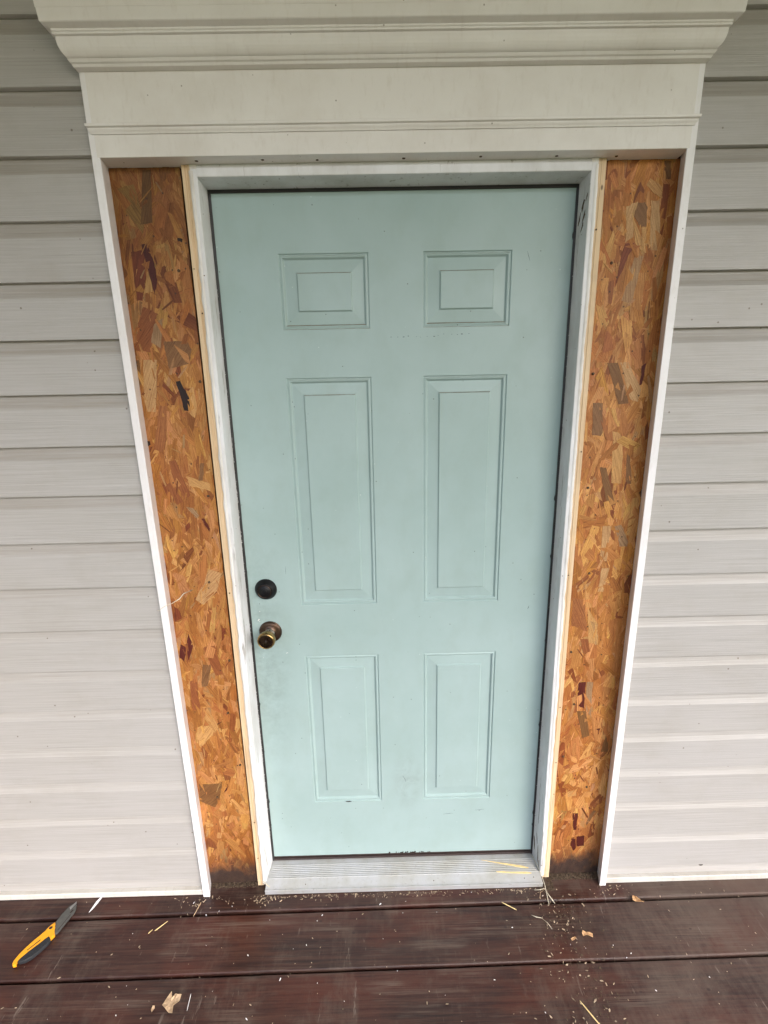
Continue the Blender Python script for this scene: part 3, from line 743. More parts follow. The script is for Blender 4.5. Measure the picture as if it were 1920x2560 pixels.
# threshold
bm = bmesh.new()
prof = [(0.05, -0.0120), (-0.006, -0.0130), (-0.016, -0.0138)]
y = -0.018
for k in range(8):
    z = -0.0142 - (-(y) - 0.018) * 0.12
    prof += [(y, z), (y - 0.0006, z + 0.0019), (y - 0.0018, z + 0.0018), (y - 0.0026, z - 0.0002)]
    y -= 0.0056
prof += [(-0.0650, -0.0210), (-0.0880, -0.0285), (-0.0888, -0.0262), (-0.0910, -0.0265), (-0.0918, -0.0300), (-0.0905, -0.0335), (-0.0895, -0.0340), (-0.0895, DZ + 0.003), (0.05, DZ + 0.003)]
XT = 0.4630
def xlim(yv): return 0.4562 if yv > -0.0585 else XT
a = [bm.verts.new((-xlim(yy), yy, zz)) for yy, zz in prof]; b = [bm.verts.new((xlim(yy), yy, zz)) for yy, zz in prof]
for k in range(len(prof)): bm.faces.new((a[k], b[k], b[(k + 1) % len(prof)], a[(k + 1) % len(prof)]))
bm.faces.new(a); bm.faces.new(b[::-1])
th = obj('threshold', bm, M['sill'], fr)
for x, yv in ((0.405, -0.076), (0.437, -0.074), (-0.33, -0.076), (0.1, -0.076)):
    bm = bmesh.new(); flat_blob(bm, (x, yv, -0.0243), (1, 0, 0), (0, .95, .3), (0, -.3, .95), 0.0016, 0.0012, 0.2)
    obj('screw', bm, M['nail'], th)

# ================================================================== DOOR
HH = 2.0475
door = thing('door', 'pale blue-green painted six-panel entry door', 'door', (0, 0.02, 0))
xs = [-W2, -0.2965, -0.0675, 0.0705, 0.2985, W2]
zs = [0.0035, 0.228, 0.780, 0.950, 1.607, 1.7275, 1.909, HH]
rings_prof = [(0.0, 0.0), (0.0008, 0.0003), (0.0022, 0.0034), (0.0034, 0.0034), (0.0075, 0.0018), (0.0098, 0.0024), (0.0132, 0.0074), (0.0146, 0.0078), (0.0430, 0.0052), (0.0440, 0.0048), (0.0462, 0.0012), (0.0472, 0.0008)]
bm = bmesh.new()
V = {}
def gv(x, z):
    k = (round(x, 5), round(z, 5))
    if k not in V: V[k] = bm.verts.new((x, 0, z))
    return V[k]
for i in range(5):
    for j in range(7):
        x0, x1, z0, z1 = xs[i], xs[i + 1], zs[j], zs[j + 1]
        c = [gv(x0, z0), gv(x1, z0), gv(x1, z1), gv(x0, z1)]
        if i in (1, 3) and j in (1, 3, 5):
            prev = c
            for d, yy in rings_prof[1:]:
                cur = [bm.verts.new(q) for q in ((x0 + d, yy, z0 + d), (x1 - d, yy, z0 + d), (x1 - d, yy, z1 - d), (x0 + d, yy, z1 - d))]
                for k in range(4): bm.faces.new((prev[k], prev[(k + 1) % 4], cur[(k + 1) % 4], cur[k]))
                prev = cur
            bm.faces.new(prev)
        else: bm.faces.new(c)
bnd = [e for e in bm.edges if len(e.link_faces) == 1]
ret = bmesh.ops.extrude_edge_only(bm, edges=bnd)
nv = [g for g in ret['geom'] if isinstance(g, bmesh.types.BMVert)]
for v in nv: v.co.y = 0.044
bmesh.ops.contextual_create(bm, geom=[e for e in bm.edges if all(abs(v.co.y - 0.044) < 1e-6 for v in e.verts)])
slab = obj('door_slab', bm, M['door'], door)
# sweep under the slab
bm = bmesh.new(); box(bm, (-0.4535, 0.0025, -0.0128), (0.4535, 0.042, 0.0030), 0.0)
box(bm, (-0.4535, -0.0025, -0.0125), (0.4535, 0.0022, -0.0050), 0.0005, 1)
obj('door_sweep', bm, M['sweep'], door)

# deadbolt
DBX, DBZ = -0.3985, 1.0045
bm = bmesh.new()
lathe(bm, [(0.0, 0.002), (0.0325, 0.002), (0.0328, -0.0015), (0.0315, -0.004), (0.0235, -0.0175), (0.0222, -0.0185), (0.0205, -0.0188), (0.0200, -0.0176), (0.0192, -0.0176), (0.0185, -0.0190), (0.0, -0.0194)], DBX, DBZ, 56)
db = obj('deadbolt', bm, M['black'], door, True)
bm = bmesh.new(); lathe(bm, [(0.0, -0.0192), (0.0072, -0.0192), (0.0072, -0.0208), (0.0060, -0.0212), (0.0, -0.0212)], DBX, DBZ, 32)
bm2 = bmesh.new(); lathe(bm2, [(0.0198, -0.0180), (0.0200, -0.0192), (0.0190, -0.0196), (0.0184, -0.0190)], DBX, DBZ, 56)
obj('face_ring', bm2, M['bronze'], db, True)
kc = obj('key_cylinder', bm, M['black'], db, True)
# knob
KX, KZ = -0.3955, 0.8655
bm = bmesh.new()
lathe(bm, [(0.0, 0.002), (0.0345, 0.002), (0.0348, -0.0012), (0.0335, -0.0028), (0.0325, -0.0030), (0.0328, -0.0050), (0.0318, -0.0072), (0.0300, -0.0082), (0.0240, -0.0090), (0.0180, -0.0112), (0.0160, -0.0128)], KX, KZ, 64)
kb = obj('door_knob', bm, M['bronze'], door, True)
bm = bmesh.new()
lathe(bm, [(0.0165, -0.0118), (0.0158, -0.0150), (0.0128, -0.0190), (0.0112, -0.0240), (0.0110, -0.0290), (0.0122, -0.0320)], KX, KZ, 48)
obj('knob_neck', bm, M['neck'], kb, True)
bm = bmesh.new()
kp = [(0.0118, -0.0300), (0.0150, -0.0318), (0.0205, -0.0355), (0.0245, -0.0410), (0.0262, -0.0475), (0.0262, -0.0540), (0.0250, -0.0590), (0.0228, -0.0618), (0.0212, -0.0622), (0.0206, -0.0608)]
lathe(bm, kp, KX, KZ, 64)
obj('knob_ball', bm, M['brass'], kb, True)
bm = bmesh.new()
lathe(bm, [(0.0206, -0.0600), (0.0196, -0.0606), (0.0120, -0.0596), (0.0, -0.0592)], KX, KZ, 48)
obj('knob_face', bm, M['bronze'], kb, True)
bm = bmesh.new(); box(bm, (KX - 0.0006, -0.0604, KZ - 0.0045), (KX + 0.0006, -0.0590, KZ + 0.0045))
lathe(bm, [(0.0, -0.0606), (0.0022, -0.0604), (0.0026, -0.0590)], KX, KZ, 16)
obj('lock_button', bm, M['slot'], kb)
# dent and curled paint below the lower-left panel, white smear left of the knob
bm = bmesh.new()
flat_blob(bm, (-0.181, -0.0006, 0.2285), (1, 0, 0), (0, 0, 1), (0, -1, 0), 0.0020, 0.0008, 0.3, 10, 4.5)
obj('dent', bm, M['slot'], door)
bm = bmesh.new()
for (x, z, r, asp) in ((-0.4295, 0.9035, .0016, 1.2), (-0.4278, 0.9068, .0012, 2.2), (-0.4262, 0.9000, .001, 1.0), (-0.4230, 0.9335, .0011, 1.0), (-0.351, 0.7915, .0011, 2.4), (-0.4245, 0.778, .0012, .5)):
    flat_blob(bm, (x, -0.0001, z), (1, 0, .3), (0, 0, 1), (0, -1, 0), r, 0.0004, 0.4, 8, asp)
tag(obj('paint_smears', bm, M['fleck'], door), kind='stuff')
bm = bmesh.new()
def scratch(p0, p1, w=0.0005, bend=0.0):
    p0 = Vector(p0); p1 = Vector(p1); mid = (p0 + p1) / 2 + Vector((bend, 0, 0))
    tube(bm, [p0, mid, p1], [w * .4, w, w * .4], 4)
scratch((0.336, -0.0001, 1.905), (0.344, -0.0001, 1.882))
scratch((0.004, -0.0001, 0.325), (0.014, -0.0001, 0.300), 0.0006, 0.002)
scratch((0.14, -0.0001, 0.165), (0.175, -0.0001, 0.168), 0.0004)
scratch((0.25, -0.0001, 0.178), (0.28, -0.0001, 0.181), 0.0004)
scratch((0.39, -0.0001, 0.92), (0.394, -0.0001, 0.931), 0.0008)
scratch((-0.335, -0.0001, 1.075), (-0.3365, -0.0001, 1.050), 0.0004)
for k in range(14):
    x = -0.01 + 0.011 * k * 1.4 + random.uniform(-.004, .004); zz = 1.706 + (0.004 if k > 8 else 0) + random.uniform(-.002, .0015)
    flat_blob(bm, (x, -0.0001, zz), (1, 0, 0), (0, 0, 1), (0, -1, 0), random.uniform(.0004, .0009), 0.0003, 0.4, 6, 3.0)
for k in range(36):
    x, zz = random.gauss(0.028, 0.035), 0.0045 + abs(random.gauss(0, 0.0022))
    flat_blob(bm, (x, -0.0002, zz), (1, 0, 0), (0, 0, 1), (0, -1, 0), random.uniform(.0006, .0022), 0.0008, 0.4, 7, 1.3)
tag(obj('scuff_marks', bm, M['slot'], door), kind='stuff')

# room behind, closed off
bm = bmesh.new(); box(bm, (-0.70, 0.056, DZ + 0.002), (0.70, 0.125, 2.0795)); 
bk = thing('wall_framing', 'dark timber framing hidden behind the door and boards', 'framing', (0, 0.09, DZ))
obj('backing', bm, M['sheath'], bk)

# ================================================================== OSB PANELS
PAL = dict(red=(0.22, 0.055, 0.020), dred=(0.11, 0.016, 0.010), rust=(0.31, 0.105, 0.035), rust2=(0.36, 0.14, 0.048), greybrown=(0.25, 0.125, 0.052),
           light=(0.60, 0.34, 0.125), ochre=(0.36, 0.20, 0.060), brown=(0.22, 0.105, 0.035), grey=(0.38, 0.235, 0.125), greyish=(0.46, 0.28, 0.14),
           pale=(0.58, 0.35, 0.16), orange=(0.55, 0.26, 0.075), dark=(0.035, 0.016, 0.010), black=(0.022, 0.010, 0.010))
RND = [(0.50, 0.218, 0.060)] * 7 + [(0.44, 0.175, 0.045)] * 6 + [(0.57, 0.270, 0.088)] * 6 + [(0.38, 0.145, 0.036)] * 4 + [(0.62, 0.33, 0.105)] * 3 + [(0.30, 0.105, 0.030)] + [(0.46, 0.25, 0.10), (0.50, 0.23, 0.05), (0.24, 0.07, 0.02)]

def strand_poly(cx, cz, L, W, ang):
    """outline of one flake with torn, uneven ends, in local (u along, v across)"""
    tap0, tap1 = random.uniform(0.3, 1), random.uniform(0.3, 1)
    sk0, sk1 = random.uniform(-0.5, 0.5), random.uniform(-0.5, 0.5)
    bow = random.uniform(-.12, .12)
    pts = [(-L / 2 + sk0 * W, -W / 2 * tap0), (-L * .15, -W / 2 * (1 + bow)), (L * .2, -W / 2 * random.uniform(.85, 1.05)), (L / 2 + sk1 * W, -W / 2 * tap1),
           (L / 2 - sk1 * W * .6 + random.uniform(-.1, .1) * W, W / 2 * tap1), (L * .15, W / 2 * (1 + bow)), (-L * .2, W / 2 * random.uniform(.85, 1.05)), (-L / 2 - sk0 * W * .6, W / 2 * tap0)]
    return pts

def add_strand(bm, uvl, cl, poly, cx, cz, ang, y, tilt_u, tilt_v, colr, th=0.0005, lim=None):
    """poly in (u,v); ang: direction of u in the xz plane from +z"""
    ca, sa = math.cos(ang), math.sin(ang)
    uo, vo = random.uniform(0, 9), random.uniform(0, 9)
    top = []; bot = []
    for u, v in poly:
        x = cx + u * sa + v * ca; z = cz + u * ca - v * sa
        if lim:
            x = min(max(x, lim[0]), lim[1]); z = min(max(z, lim[2]), lim[3])
        yy = y + u * tilt_u + v * tilt_v
        yy = min(max(yy, -0.0486), -0.0446)
        top.append(bm.verts.new((x, yy, z))); bot.append(bm.verts.new((x, yy + th, z)))
    fs = [bm.faces.new(top)]
    n = len(top)
    for i in range(n): fs.append(bm.faces.new((top[i], bot[i], bot[(i + 1) % n], top[(i + 1) % n])))
    for f in fs:
        for lp in f.loops:
            i = (top.index(lp.vert) if lp.vert in top else bot.index(lp.vert))
            lp[uvl].uv = (poly[i][0] + uo, poly[i][1] + vo)
            lp[cl] = (*colr, 1)

def vary(c, a=0.11):
    k = OSBK * random.uniform(1 - a, 1 + a)
    return (c[0] * k, c[1] * k * random.uniform(.92, 1.08), c[2] * k * random.uniform(.85, 1.15))

def strand_bm():
    bm = bmesh.new(); return bm, bm.loops.layers.uv.new('uv'), bm.loops.layers.float_color.new('strand_colour')

def osb(side, label):
    global OSBK
    OSBK = 0.95 if side == 'L' else 1.07
    s = -1 if side == 'L' else 1
    xi, xo = (0.5012 if s < 0 else 0.4955), (0.6680 if s < 0 else 0.6740)
    lim = (min(s * xi, s * xo), max(s * xi, s * xo), DZ + 0.004, 2.0796)
    pn = thing('strand_board', label, 'board', (s * 0.58, -0.045, DZ), 'exposed strand boards beside the door')
    bm, uvl, cl = strand_bm()
    box(bm, (lim[0], -0.0448, lim[2] - 0.003), (lim[1], -0.030, lim[3]))
    for f in bm.faces:
        for lp in f.loops: lp[cl] = (0.17, 0.075, 0.028, 1); lp[uvl].uv = (lp.vert.co.z, lp.vert.co.x)
    obj('core_panel', bm, M['osb'], pn)
    # unnumbered small flakes, one joined part
    bm, uvl, cl = strand_bm()
    for i in range(1900):
        L = random.uniform(0.04, 0.15); W = random.uniform(0.008, 0.030); ang = random.gauss(0, 0.35) if random.random() < .85 else random.uniform(-1.5, 1.5)
        cx, cz = random.uniform(lim[0], lim[1]), random.uniform(lim[2], lim[3])
        c = vary(random.choice(RND), 0.12)
        add_strand(bm, uvl, cl, strand_poly(cx, cz, L, W, ang), cx, cz, ang, random.uniform(-0.0474, -0.0456), random.uniform(-.02, .02), random.uniform(-.04, .04), c, 0.0004, lim)
    tag(obj('small_flakes', bm, M['osb'], pn), kind='stuff')
    # larger flakes, each its own part
    keys = [k for k in KEY_STRANDS if k[0] == side]
    n_big = 290 - len(keys)
    for i in range(n_big):
        L = random.uniform(0.08, 0.22); W = random.uniform(0.016, 0.048); ang = random.gauss(0, 0.20) if random.random() < .93 else random.uniform(-1.4, 1.4)
        if random.random() < .3: W *= .45
        cx = random.uniform(lim[0], lim[1]); cz = lim[2] + (lim[3] - lim[2]) * ((i + random.random()) / n_big)
        c = vary(random.choice(RND))
        bm, uvl, cl = strand_bm()
        add_strand(bm, uvl, cl, strand_poly(cx, cz, L, W, ang), cx, cz, ang, random.uniform(-0.0472, -0.0462), random.uniform(-.010, .010), random.uniform(-.03, .03), c, 0.0005, lim)
        obj('wood_flake', bm, M['osb'], pn, loc=(cx, -0.047, cz))
    for (_, cn, pts) in keys:
        cx = sum(p[0] for p in pts) / len(pts); cz = sum(p[1] for p in pts) / len(pts)
        pts = [(min(max(x, lim[0]), lim[1]), min(max(z, lim[2]), lim[3])) for x, z in pts]
        # long axis
        far = max(((a, b) for a in pts for b in pts), key=lambda q: (q[0][0] - q[1][0]) ** 2 + (q[0][1] - q[1][1]) ** 2)
        dx, dz = far[0][0] - far[1][0], far[0][1] - far[1][1]
        if dz < 0: dx, dz = -dx, -dz
        ang = math.atan2(dx, dz); ca, sa = math.cos(ang), math.sin(ang)
        poly = []
        n = len(pts)
        for i in range(n):     # torn edges: a jittered midpoint on each side
            (x0, z0), (x1, z1) = pts[i], pts[(i + 1) % n]
            ln = math.hypot(x1 - x0, z1 - z0); k = max(2, min(5, int(ln / 0.006)))
            for q in range(k):
                f = q / k + (random.uniform(-.3, .3) / k if q else 0); jt = min(0.0013, ln * .12) if q else 0
                poly.append((x0 + (x1 - x0) * f + random.uniform(-jt, jt), z0 + (z1 - z0) * f + random.uniform(-jt, jt)))
        loc = [((x - cx) * sa + (z - cz) * ca, (x - cx) * ca - (z - cz) * sa) for x, z in poly]
        bm, uvl, cl = strand_bm()
        yk = -0.0478 if cn not in ('dark', 'black') else -0.04805
        add_strand(bm, uvl, cl, loc, cx, cz, ang, yk + random.uniform(-.0001, .0001), 0, 0, PAL[cn], 0.0007, lim)
        obj('wood_flake', bm, M['osb'], pn, loc=(cx, -0.048, cz))
    # thin slivers raised over everything, one joined part
    bm, uvl, cl = strand_bm()
    for i in range(110):
        L = random.uniform(0.008, 0.045); W = random.uniform(0.0008, 0.006); ang = random.gauss(0, 0.5)
        cx, cz = random.uniform(lim[0], lim[1]), random.uniform(lim[2], lim[3])
        c = vary(random.choice([(0.62, 0.33, 0.12), (0.56, 0.27, 0.08), (0.60, 0.31, 0.10), (0.20, 0.06, 0.018), (0.50, 0.21, 0.05), (0.46, 0.27, 0.12)]), 0.12)
        add_strand(bm, uvl, cl, strand_poly(cx, cz, L, W, ang), cx, cz, ang, random.uniform(-0.0483, -0.0478), 0, 0, c, 0.0004, lim)
    tag(obj('slivers', bm, M['osb'], pn), kind='stuff')
    # nail heads
    for (x, z) in ((s * 0.508, 1.60), (s * .52, 1.30), (s * .512, .80), (s * .535, .62), (s * .515, .43), (s * .545, 1.05), (s * .53, 1.86), (s * .6, .31)):
        bm = bmesh.new(); lathe(bm, [(0.0, -0.0500), (0.0028, -0.0500), (0.0034, -0.0494), (0.0036, -0.0465)], x, z, 14)
        obj('nail_head', bm, M['nail'], pn, True)
    return pn
osb('L', 'narrow orange-brown strand board left of the door, blue-black rot at its foot')
osb('R', 'narrow orange-brown strand board right of the door, with pale flakes and crumbly foot')
# crumbled rotten edge at the foot of each board
def crumbs(x0, x1, y0, y1, z0, n, size, mat, name, label, cat=None, parent=None, flat=False):
    bm = bmesh.new()
    for i in range(n):
        x = random.uniform(x0, x1); y = random.uniform(y0, y1)
        r = random.uniform(*size); a = random.uniform(0, math.pi)
        z = z0 + r * 0.3
        u = Vector((math.cos(a), math.sin(a), random.uniform(-.3, .3))); v = Vector((-math.sin(a), math.cos(a), random.uniform(-.3, .3)))
        flat_blob(bm, (x, y, z), u, v, (0, 0, 1), r, r * random.uniform(.3, .8), 0.4, 5, random.uniform(1, 2))
    return tag(obj(name, bm, mat, parent), label, cat, None, 'stuff')
crumbs(-0.662, -0.495, -0.062, -0.046, DZ, 420, (0.0006, 0.0022), M['soil'], 'dirt', 'crumbled rotten wood and dirt at the foot of the left strand board')
crumbs(0.495, 0.665, -0.066, -0.046, DZ, 620, (0.0007, 0.0028), M['soil'], 'dirt', 'crumbled rotten wood and dirt at the foot of the right strand board')
crumbs(0.452, 0.500, -0.100, -0.060, DZ, 260, (0.0006, 0.0022), M['soil'], 'dirt', 'dirt in the corner at the right end of the threshold')

# ================================================================== PORCH ROOF (shades the door from above)
roof = thing('porch_roof', 'porch roof with painted ceiling and beam above the deck', 'roof', (0, -1.1, 2.62))
bm = bmesh.new(); box(bm, (-3.8, -2.1, 3.01), (3.8, 0.13, 3.05)); obj('ceiling', bm, M['ceiling'], roof)
bm = bmesh.new(); box(bm, (-3.8, -2.24, 2.80), (3.8, -2.10, 3.15)); obj('beam', bm, M['ceiling'], roof)
bm = bmesh.new(); box(bm, (-4.0, -2.6, 3.155), (4.0, 0.6, 3.25)); obj('roof_deck', bm, M['sheath'], roof)
for x in (-3.2, 3.2):
    bm = bmesh.new(); box(bm, (x - .06, -2.22, DZ), (x + .06, -2.10, 2.799), 0.004); obj('post', bm, M['white'], roof)

# unseen wall added on the left so that light comes from the right
ew = thing('light_block_wall', 'unseen beige wall added at far left to block sky light', 'wall', (-2.35, -1.1, DZ))
bm = bmesh.new(); box(bm, (-2.47, -2.09, DZ + 0.001), (-2.35, -0.085, 3.005)); obj('light_block_face', bm, M['siding'], ew)

# ================================================================== UTILITY KNIFE
def plan(bm, pts, z0, th, bev=0.0):
    n0 = len(bm.verts)
    a = [bm.verts.new((x, y, z0)) for x, y in pts]; b = [bm.verts.new((x, y, z0 + th)) for x, y in pts]
    n = len(pts); bm.faces.new(a[::-1]); top = bm.faces.new(b)
    for i in range(n): bm.faces.new((a[i], a[(i + 1) % n], b[(i + 1) % n], b[i]))
    if bev: bmesh.ops.bevel(bm, geom=list(top.edges), offset=bev, segments=3, profile=0.5, affect='EDGES')
ZT = DZ + 0.001
kf = thing('utility_knife', 'yellow and black folding utility knife with grey blade housing lying on the deck', 'knife', (-1.11, -0.18, ZT))
bm = bmesh.new(); plan(bm, [(-1.0819, -0.0995), (-1.0760, -0.1075), (-1.0705, -0.1180), (-1.0690, -0.1290), (-1.0775, -0.1640), (-1.0828, -0.1877), (-1.0900, -0.1900), (-1.1060, -0.1620), (-1.1085, -0.1555), (-1.1035, -0.1330), (-1.0960, -0.1114)], ZT + 0.002, 0.006, 0.0012)
hs_ = obj('blade_housing', bm, M['steel'], kf)
bm = bmesh.new(); plan(bm, [(-1.0819, -0.0985), (-1.0775, -0.1050), (-1.0860, -0.1230), (-1.0925, -0.1160)], ZT + 0.0072, 0.0012); obj('blade', bm, m_plain('bright_blade', (0.38, 0.38, 0.38), 0.3, 0.8), kf)
bm = bmesh.new(); plan(bm, [(-1.0785, -0.1230), (-1.0735, -0.1240), (-1.0770, -0.1330), (-1.0815, -0.1320)], ZT + 0.0082, 0.0006); obj('housing_slot', bm, M['slot'], kf)
bm = bmesh.new(); plan(bm, [(-1.0760, -0.1370), (-1.0745, -0.1375), (-1.0850, -0.1800), (-1.0868, -0.1790)], ZT + 0.0072, 0.0012); obj('slider_rail', bm, M['slot'], kf)
bm = bmesh.new(); plan(bm, [(-1.1085, -0.1590), (-1.1040, -0.1640), (-1.0985, -0.1760), (-1.0925, -0.1845), (-1.0875, -0.1905), (-1.0855, -0.1940), (-1.0905, -0.2060), (-1.0945, -0.2010), (-1.0985, -0.1960), (-1.1010, -0.1975),
    (-1.1120, -0.2130), (-1.1300, -0.2340), (-1.1420, -0.2470), (-1.1475, -0.2560), (-1.1480, -0.2620), (-1.1440, -0.2680), (-1.1530, -0.2700), (-1.1580, -0.2650), (-1.1600, -0.2580), (-1.1560, -0.2400), (-1.1485, -0.2270), (-1.1400, -0.2110), (-1.1335, -0.1990), (-1.1250, -0.1930), (-1.1195, -0.1845), (-1.1200, -0.1740), (-1.1150, -0.1650)], ZT + 0.002, 0.0090, 0.0022)
hb = obj('handle_frame', bm, M['yellow'], kf)
bm = bmesh.new(); plan(bm, [(-1.0995, -0.1965), (-1.0940, -0.2000), (-1.0885, -0.2070), (-1.0905, -0.2150), (-1.1010, -0.2330), (-1.1130, -0.2500), (-1.1260, -0.2590), (-1.1400, -0.2620), (-1.1475, -0.2600), (-1.1450, -0.2520), (-1.1330, -0.2380), (-1.1150, -0.2170), (-1.1050, -0.2040)], ZT + 0.0005, 0.0112, 0.003)
obj('rubber_grip', bm, M['grip'], kf)
bm = bmesh.new()
for k in range(9):
    t = k / 9; x = -1.0965 - 0.040 * t; y = -0.2110 - 0.046 * t
    plan(bm, [(x, y), (x + .0085, y - .0042), (x + .0078, y - .0058), (x - .0008, y - .0016)], ZT + 0.0112, 0.0010)
obj('grip_ribs', bm, M['grip'], kf)
bm = bmesh.new(); pts = [(-1.1102 + 0.0045 * math.cos(a) * 1.15 , -0.1752 + 0.0042 * math.sin(a)) for a in [2 * math.pi * k / 14 for k in range(14)]]
plan(bm, pts, ZT + 0.0108, 0.0006); obj('pivot_hole', bm, M['slot'], kf)
bm = bmesh.new(); plan(bm, [(-1.1195, -0.2060), (-1.1175, -0.2085), (-1.1380, -0.2340), (-1.1400, -0.2325)], ZT + 0.0108, 0.0006); obj('handle_slot', bm, M['slot'], kf)

# ================================================================== LITTER ON THE DECK
bm = bmesh.new(); plan(bm, [(-1.0110, -0.0842), (-1.0065, -0.0850), (-1.0110, -0.1000), (-1.0175, -0.1170), (-1.0235, -0.1276), (-1.0222, -0.1120), (-1.0185, -0.0960)], ZT + 0.0005, 0.0016)
for v in bm.verts: v.co.z += max(0, (v.co.y + 0.11)) * 0.12
tag(obj('vinyl_offcut', bm, M['offcut']), 'pointed white sliver of vinyl on the deck right of the knife', 'offcut')

def curled(name, pts, mat, label, cat, curl=0.006, lift=0.002):
    """thin curled flake: a fan of faces with raised, uneven rim, solidified"""
    n = len(pts); cx = sum(p[0] for p in pts) / n; cy = sum(p[1] for p in pts) / n
    bm = bmesh.new(); R = []
    for f in (1.0, 0.6, 0.25):
        ring = []
        for i, (x, y) in enumerate(pts):
            dx, dy = (x - cx) * f, (y - cy) * f
            z = ZT + lift + curl * (f ** 2) * (0.5 + 0.5 * math.sin(i * 2.1 + 0.7)) + 0.0006 * noise.noise(Vector((x * 300, y * 300, f)))
            ring.append(bm.verts.new((cx + dx, cy + dy, z)))
        R.append(ring)
    for a, b in zip(R[:-1], R[1:]):
        for i in range(n): bm.faces.new((a[i], a[(i + 1) % n], b[(i + 1) % n], b[i]))
    bm.faces.new(R[-1])
    bmesh.ops.recalc_face_normals(bm, faces=bm.faces)
    bmesh.ops.solidify(bm, geom=bm.faces[:], thickness=0.0008)
    return tag(obj(name, bm, mat), label, cat)
curled('wood_chip', [(-0.6597, -0.3378), (-0.6540, -0.3520), (-0.6480, -0.3400), (-0.6400, -0.3440), (-0.6298, -0.3440), (-0.6310, -0.3560), (-0.6420, -0.3680), (-0.6380, -0.3830), (-0.6500, -0.3800), (-0.6640, -0.3720), (-0.6730, -0.3660), (-0.6690, -0.3490)], M['chip'], 'large splintered tan wood chip on the front deck board', 'wood chip', 0.006)
curled('wood_chip', [(-0.7000, -0.3650), (-0.6940, -0.3650), (-0.6920, -0.3700), (-0.6955, -0.3790), (-0.6995, -0.3740)], M['chip'], 'small pale wood chip just left of the large splintered one', 'wood chip', 0.002)
curled('dry_leaf', [(0.7360, -0.1420), (0.7420, -0.1290), (0.7480, -0.1240), (0.7520, -0.1330), (0.7600, -0.1400), (0.7720, -0.1440), (0.7700, -0.1465), (0.7560, -0.1460), (0.7460, -0.1420)], M['leafm'], 'curled tan dry leaf lying across the gap below the right siding', 'leaf', 0.008)
curled('dry_leaf', [(0.5320, -0.2270), (0.5380, -0.2200), (0.5470, -0.2230), (0.5560, -0.2260), (0.5640, -0.2300), (0.5620, -0.2370), (0.5530, -0.2350), (0.5430, -0.2330), (0.5340, -0.2330)], M['leafm'], 'curled brown dry leaf on the middle deck board at right', 'leaf', 0.006)
curled('leaf_scrap', [(0.4930, -0.2400), (0.4990, -0.2370), (0.5090, -0.2340), (0.5110, -0.2370), (0.5040, -0.2420), (0.4960, -0.2440)], M['leafm'], 'small torn leaf scrap beside the brown leaf on the middle board', 'leaf', 0.002)

def stick(name, pts, r, mat, label, cat, group=None):
    bm = bmesh.new(); tube(bm, pts, r, 6); return tag(obj(name, bm, mat, None, True), label, cat, group)
def flatstick(name, p0, p1, w0, w1, th, mat, label, cat):
    p0, p1 = Vector(p0), Vector(p1); d = (p1 - p0).normalized(); sv = d.cross(Vector((0, 0, 1))).normalized()
    bm = bmesh.new(); L = []
    for t, w in ((0, w0 * .3), (.15, w0), (.5, (w0 + w1) / 2), (.85, w1), (1, w1 * .3)):
        c = p0.lerp(p1, t); L.append((c, w))
    lo = [c - sv * w for c, w in L] + [c + sv * w for c, w in L[::-1]]
    a = [bm.verts.new(q) for q in lo]; b = [bm.verts.new(q + Vector((0, 0, th))) for q in lo]
    n = len(lo); bm.faces.new(a[::-1]); bm.faces.new(b)
    for i in range(n): bm.faces.new((a[i], a[(i + 1) % n], b[(i + 1) % n], b[i]))
    return tag(obj(name, bm, mat), label, cat)
flatstick('splinter', (0.2720, -0.0225, -0.0105), (0.4270, -0.0500, -0.0150), 0.0007, 0.0036, 0.0012, M['splinter'], 'long pale wood splinter lying slantwise on the threshold, the rear one', 'splinter')
flatstick('splinter', (0.3140, -0.0580, -0.0178), (0.4330, -0.0640, -0.0195), 0.0024, 0.0034, 0.0012, M['splinter'], 'pale wood splinter lying parallel to the threshold lip, the front one', 'splinter')
flatstick('splinter', (0.3140, -0.1330, ZT + .001), (0.3560, -0.1560, ZT), 0.0010, 0.0014, 0.001, M['splinter'], 'short pale splinter across the gap in front of the threshold', 'splinter')
flatstick('splinter', (0.4581, -0.3804, ZT), (0.5050, -0.4550, ZT), 0.0012, 0.0016, 0.001, M['splinter'], 'pale straight splinter on the front deck board at the bottom right', 'splinter')
flatstick('splinter', (-0.6063, -0.3410, ZT), (-0.6024, -0.3765, ZT), 0.0008, 0.0006, 0.001, M['offcut'], 'thin white sliver beside the large wood chip', 'splinter')
flatstick('splinter', (-0.7538, -0.1603, ZT + .002), (-0.7830, -0.1850, ZT), 0.0006, 0.0016, 0.001, M['splinter'], 'thin yellow splinter on the middle deck board left of the door', 'splinter')
flatstick('splinter', (-0.7915, -0.1810, ZT), (-0.8000, -0.1920, ZT), 0.0006, 0.0010, 0.001, M['splinter'], 'tiny yellow splinter beside the thin one on the middle board', 'splinter')
flatstick('splinter', (-0.6690, -0.1080, ZT + .002), (-0.6790, -0.1490, ZT), 0.0016, 0.0010, 0.001, M['chip'], 'brown twig-like splinter below the left trim upright', 'splinter')
flatstick('splinter', (-0.4790, -0.0630, -0.020), (-0.4480, -0.0820, -0.0250), 0.0008, 0.0016, 0.0012, M['fibre'], 'white paint-coated splinter at the left end of the threshold', 'splinter')
stick('frayed_fibre', [(0.4480, -0.020, 0.000), (0.4560, -0.045, -0.006), (0.4640, -0.070, -0.018), (0.4690, -0.092, -0.034), (0.4690, -0.108, ZT + .003), (0.4640, -0.142, ZT + .002)], 0.0010, M['fibre'], 'long pale frayed wood fibre hanging over the right end of the threshold', 'fibre')
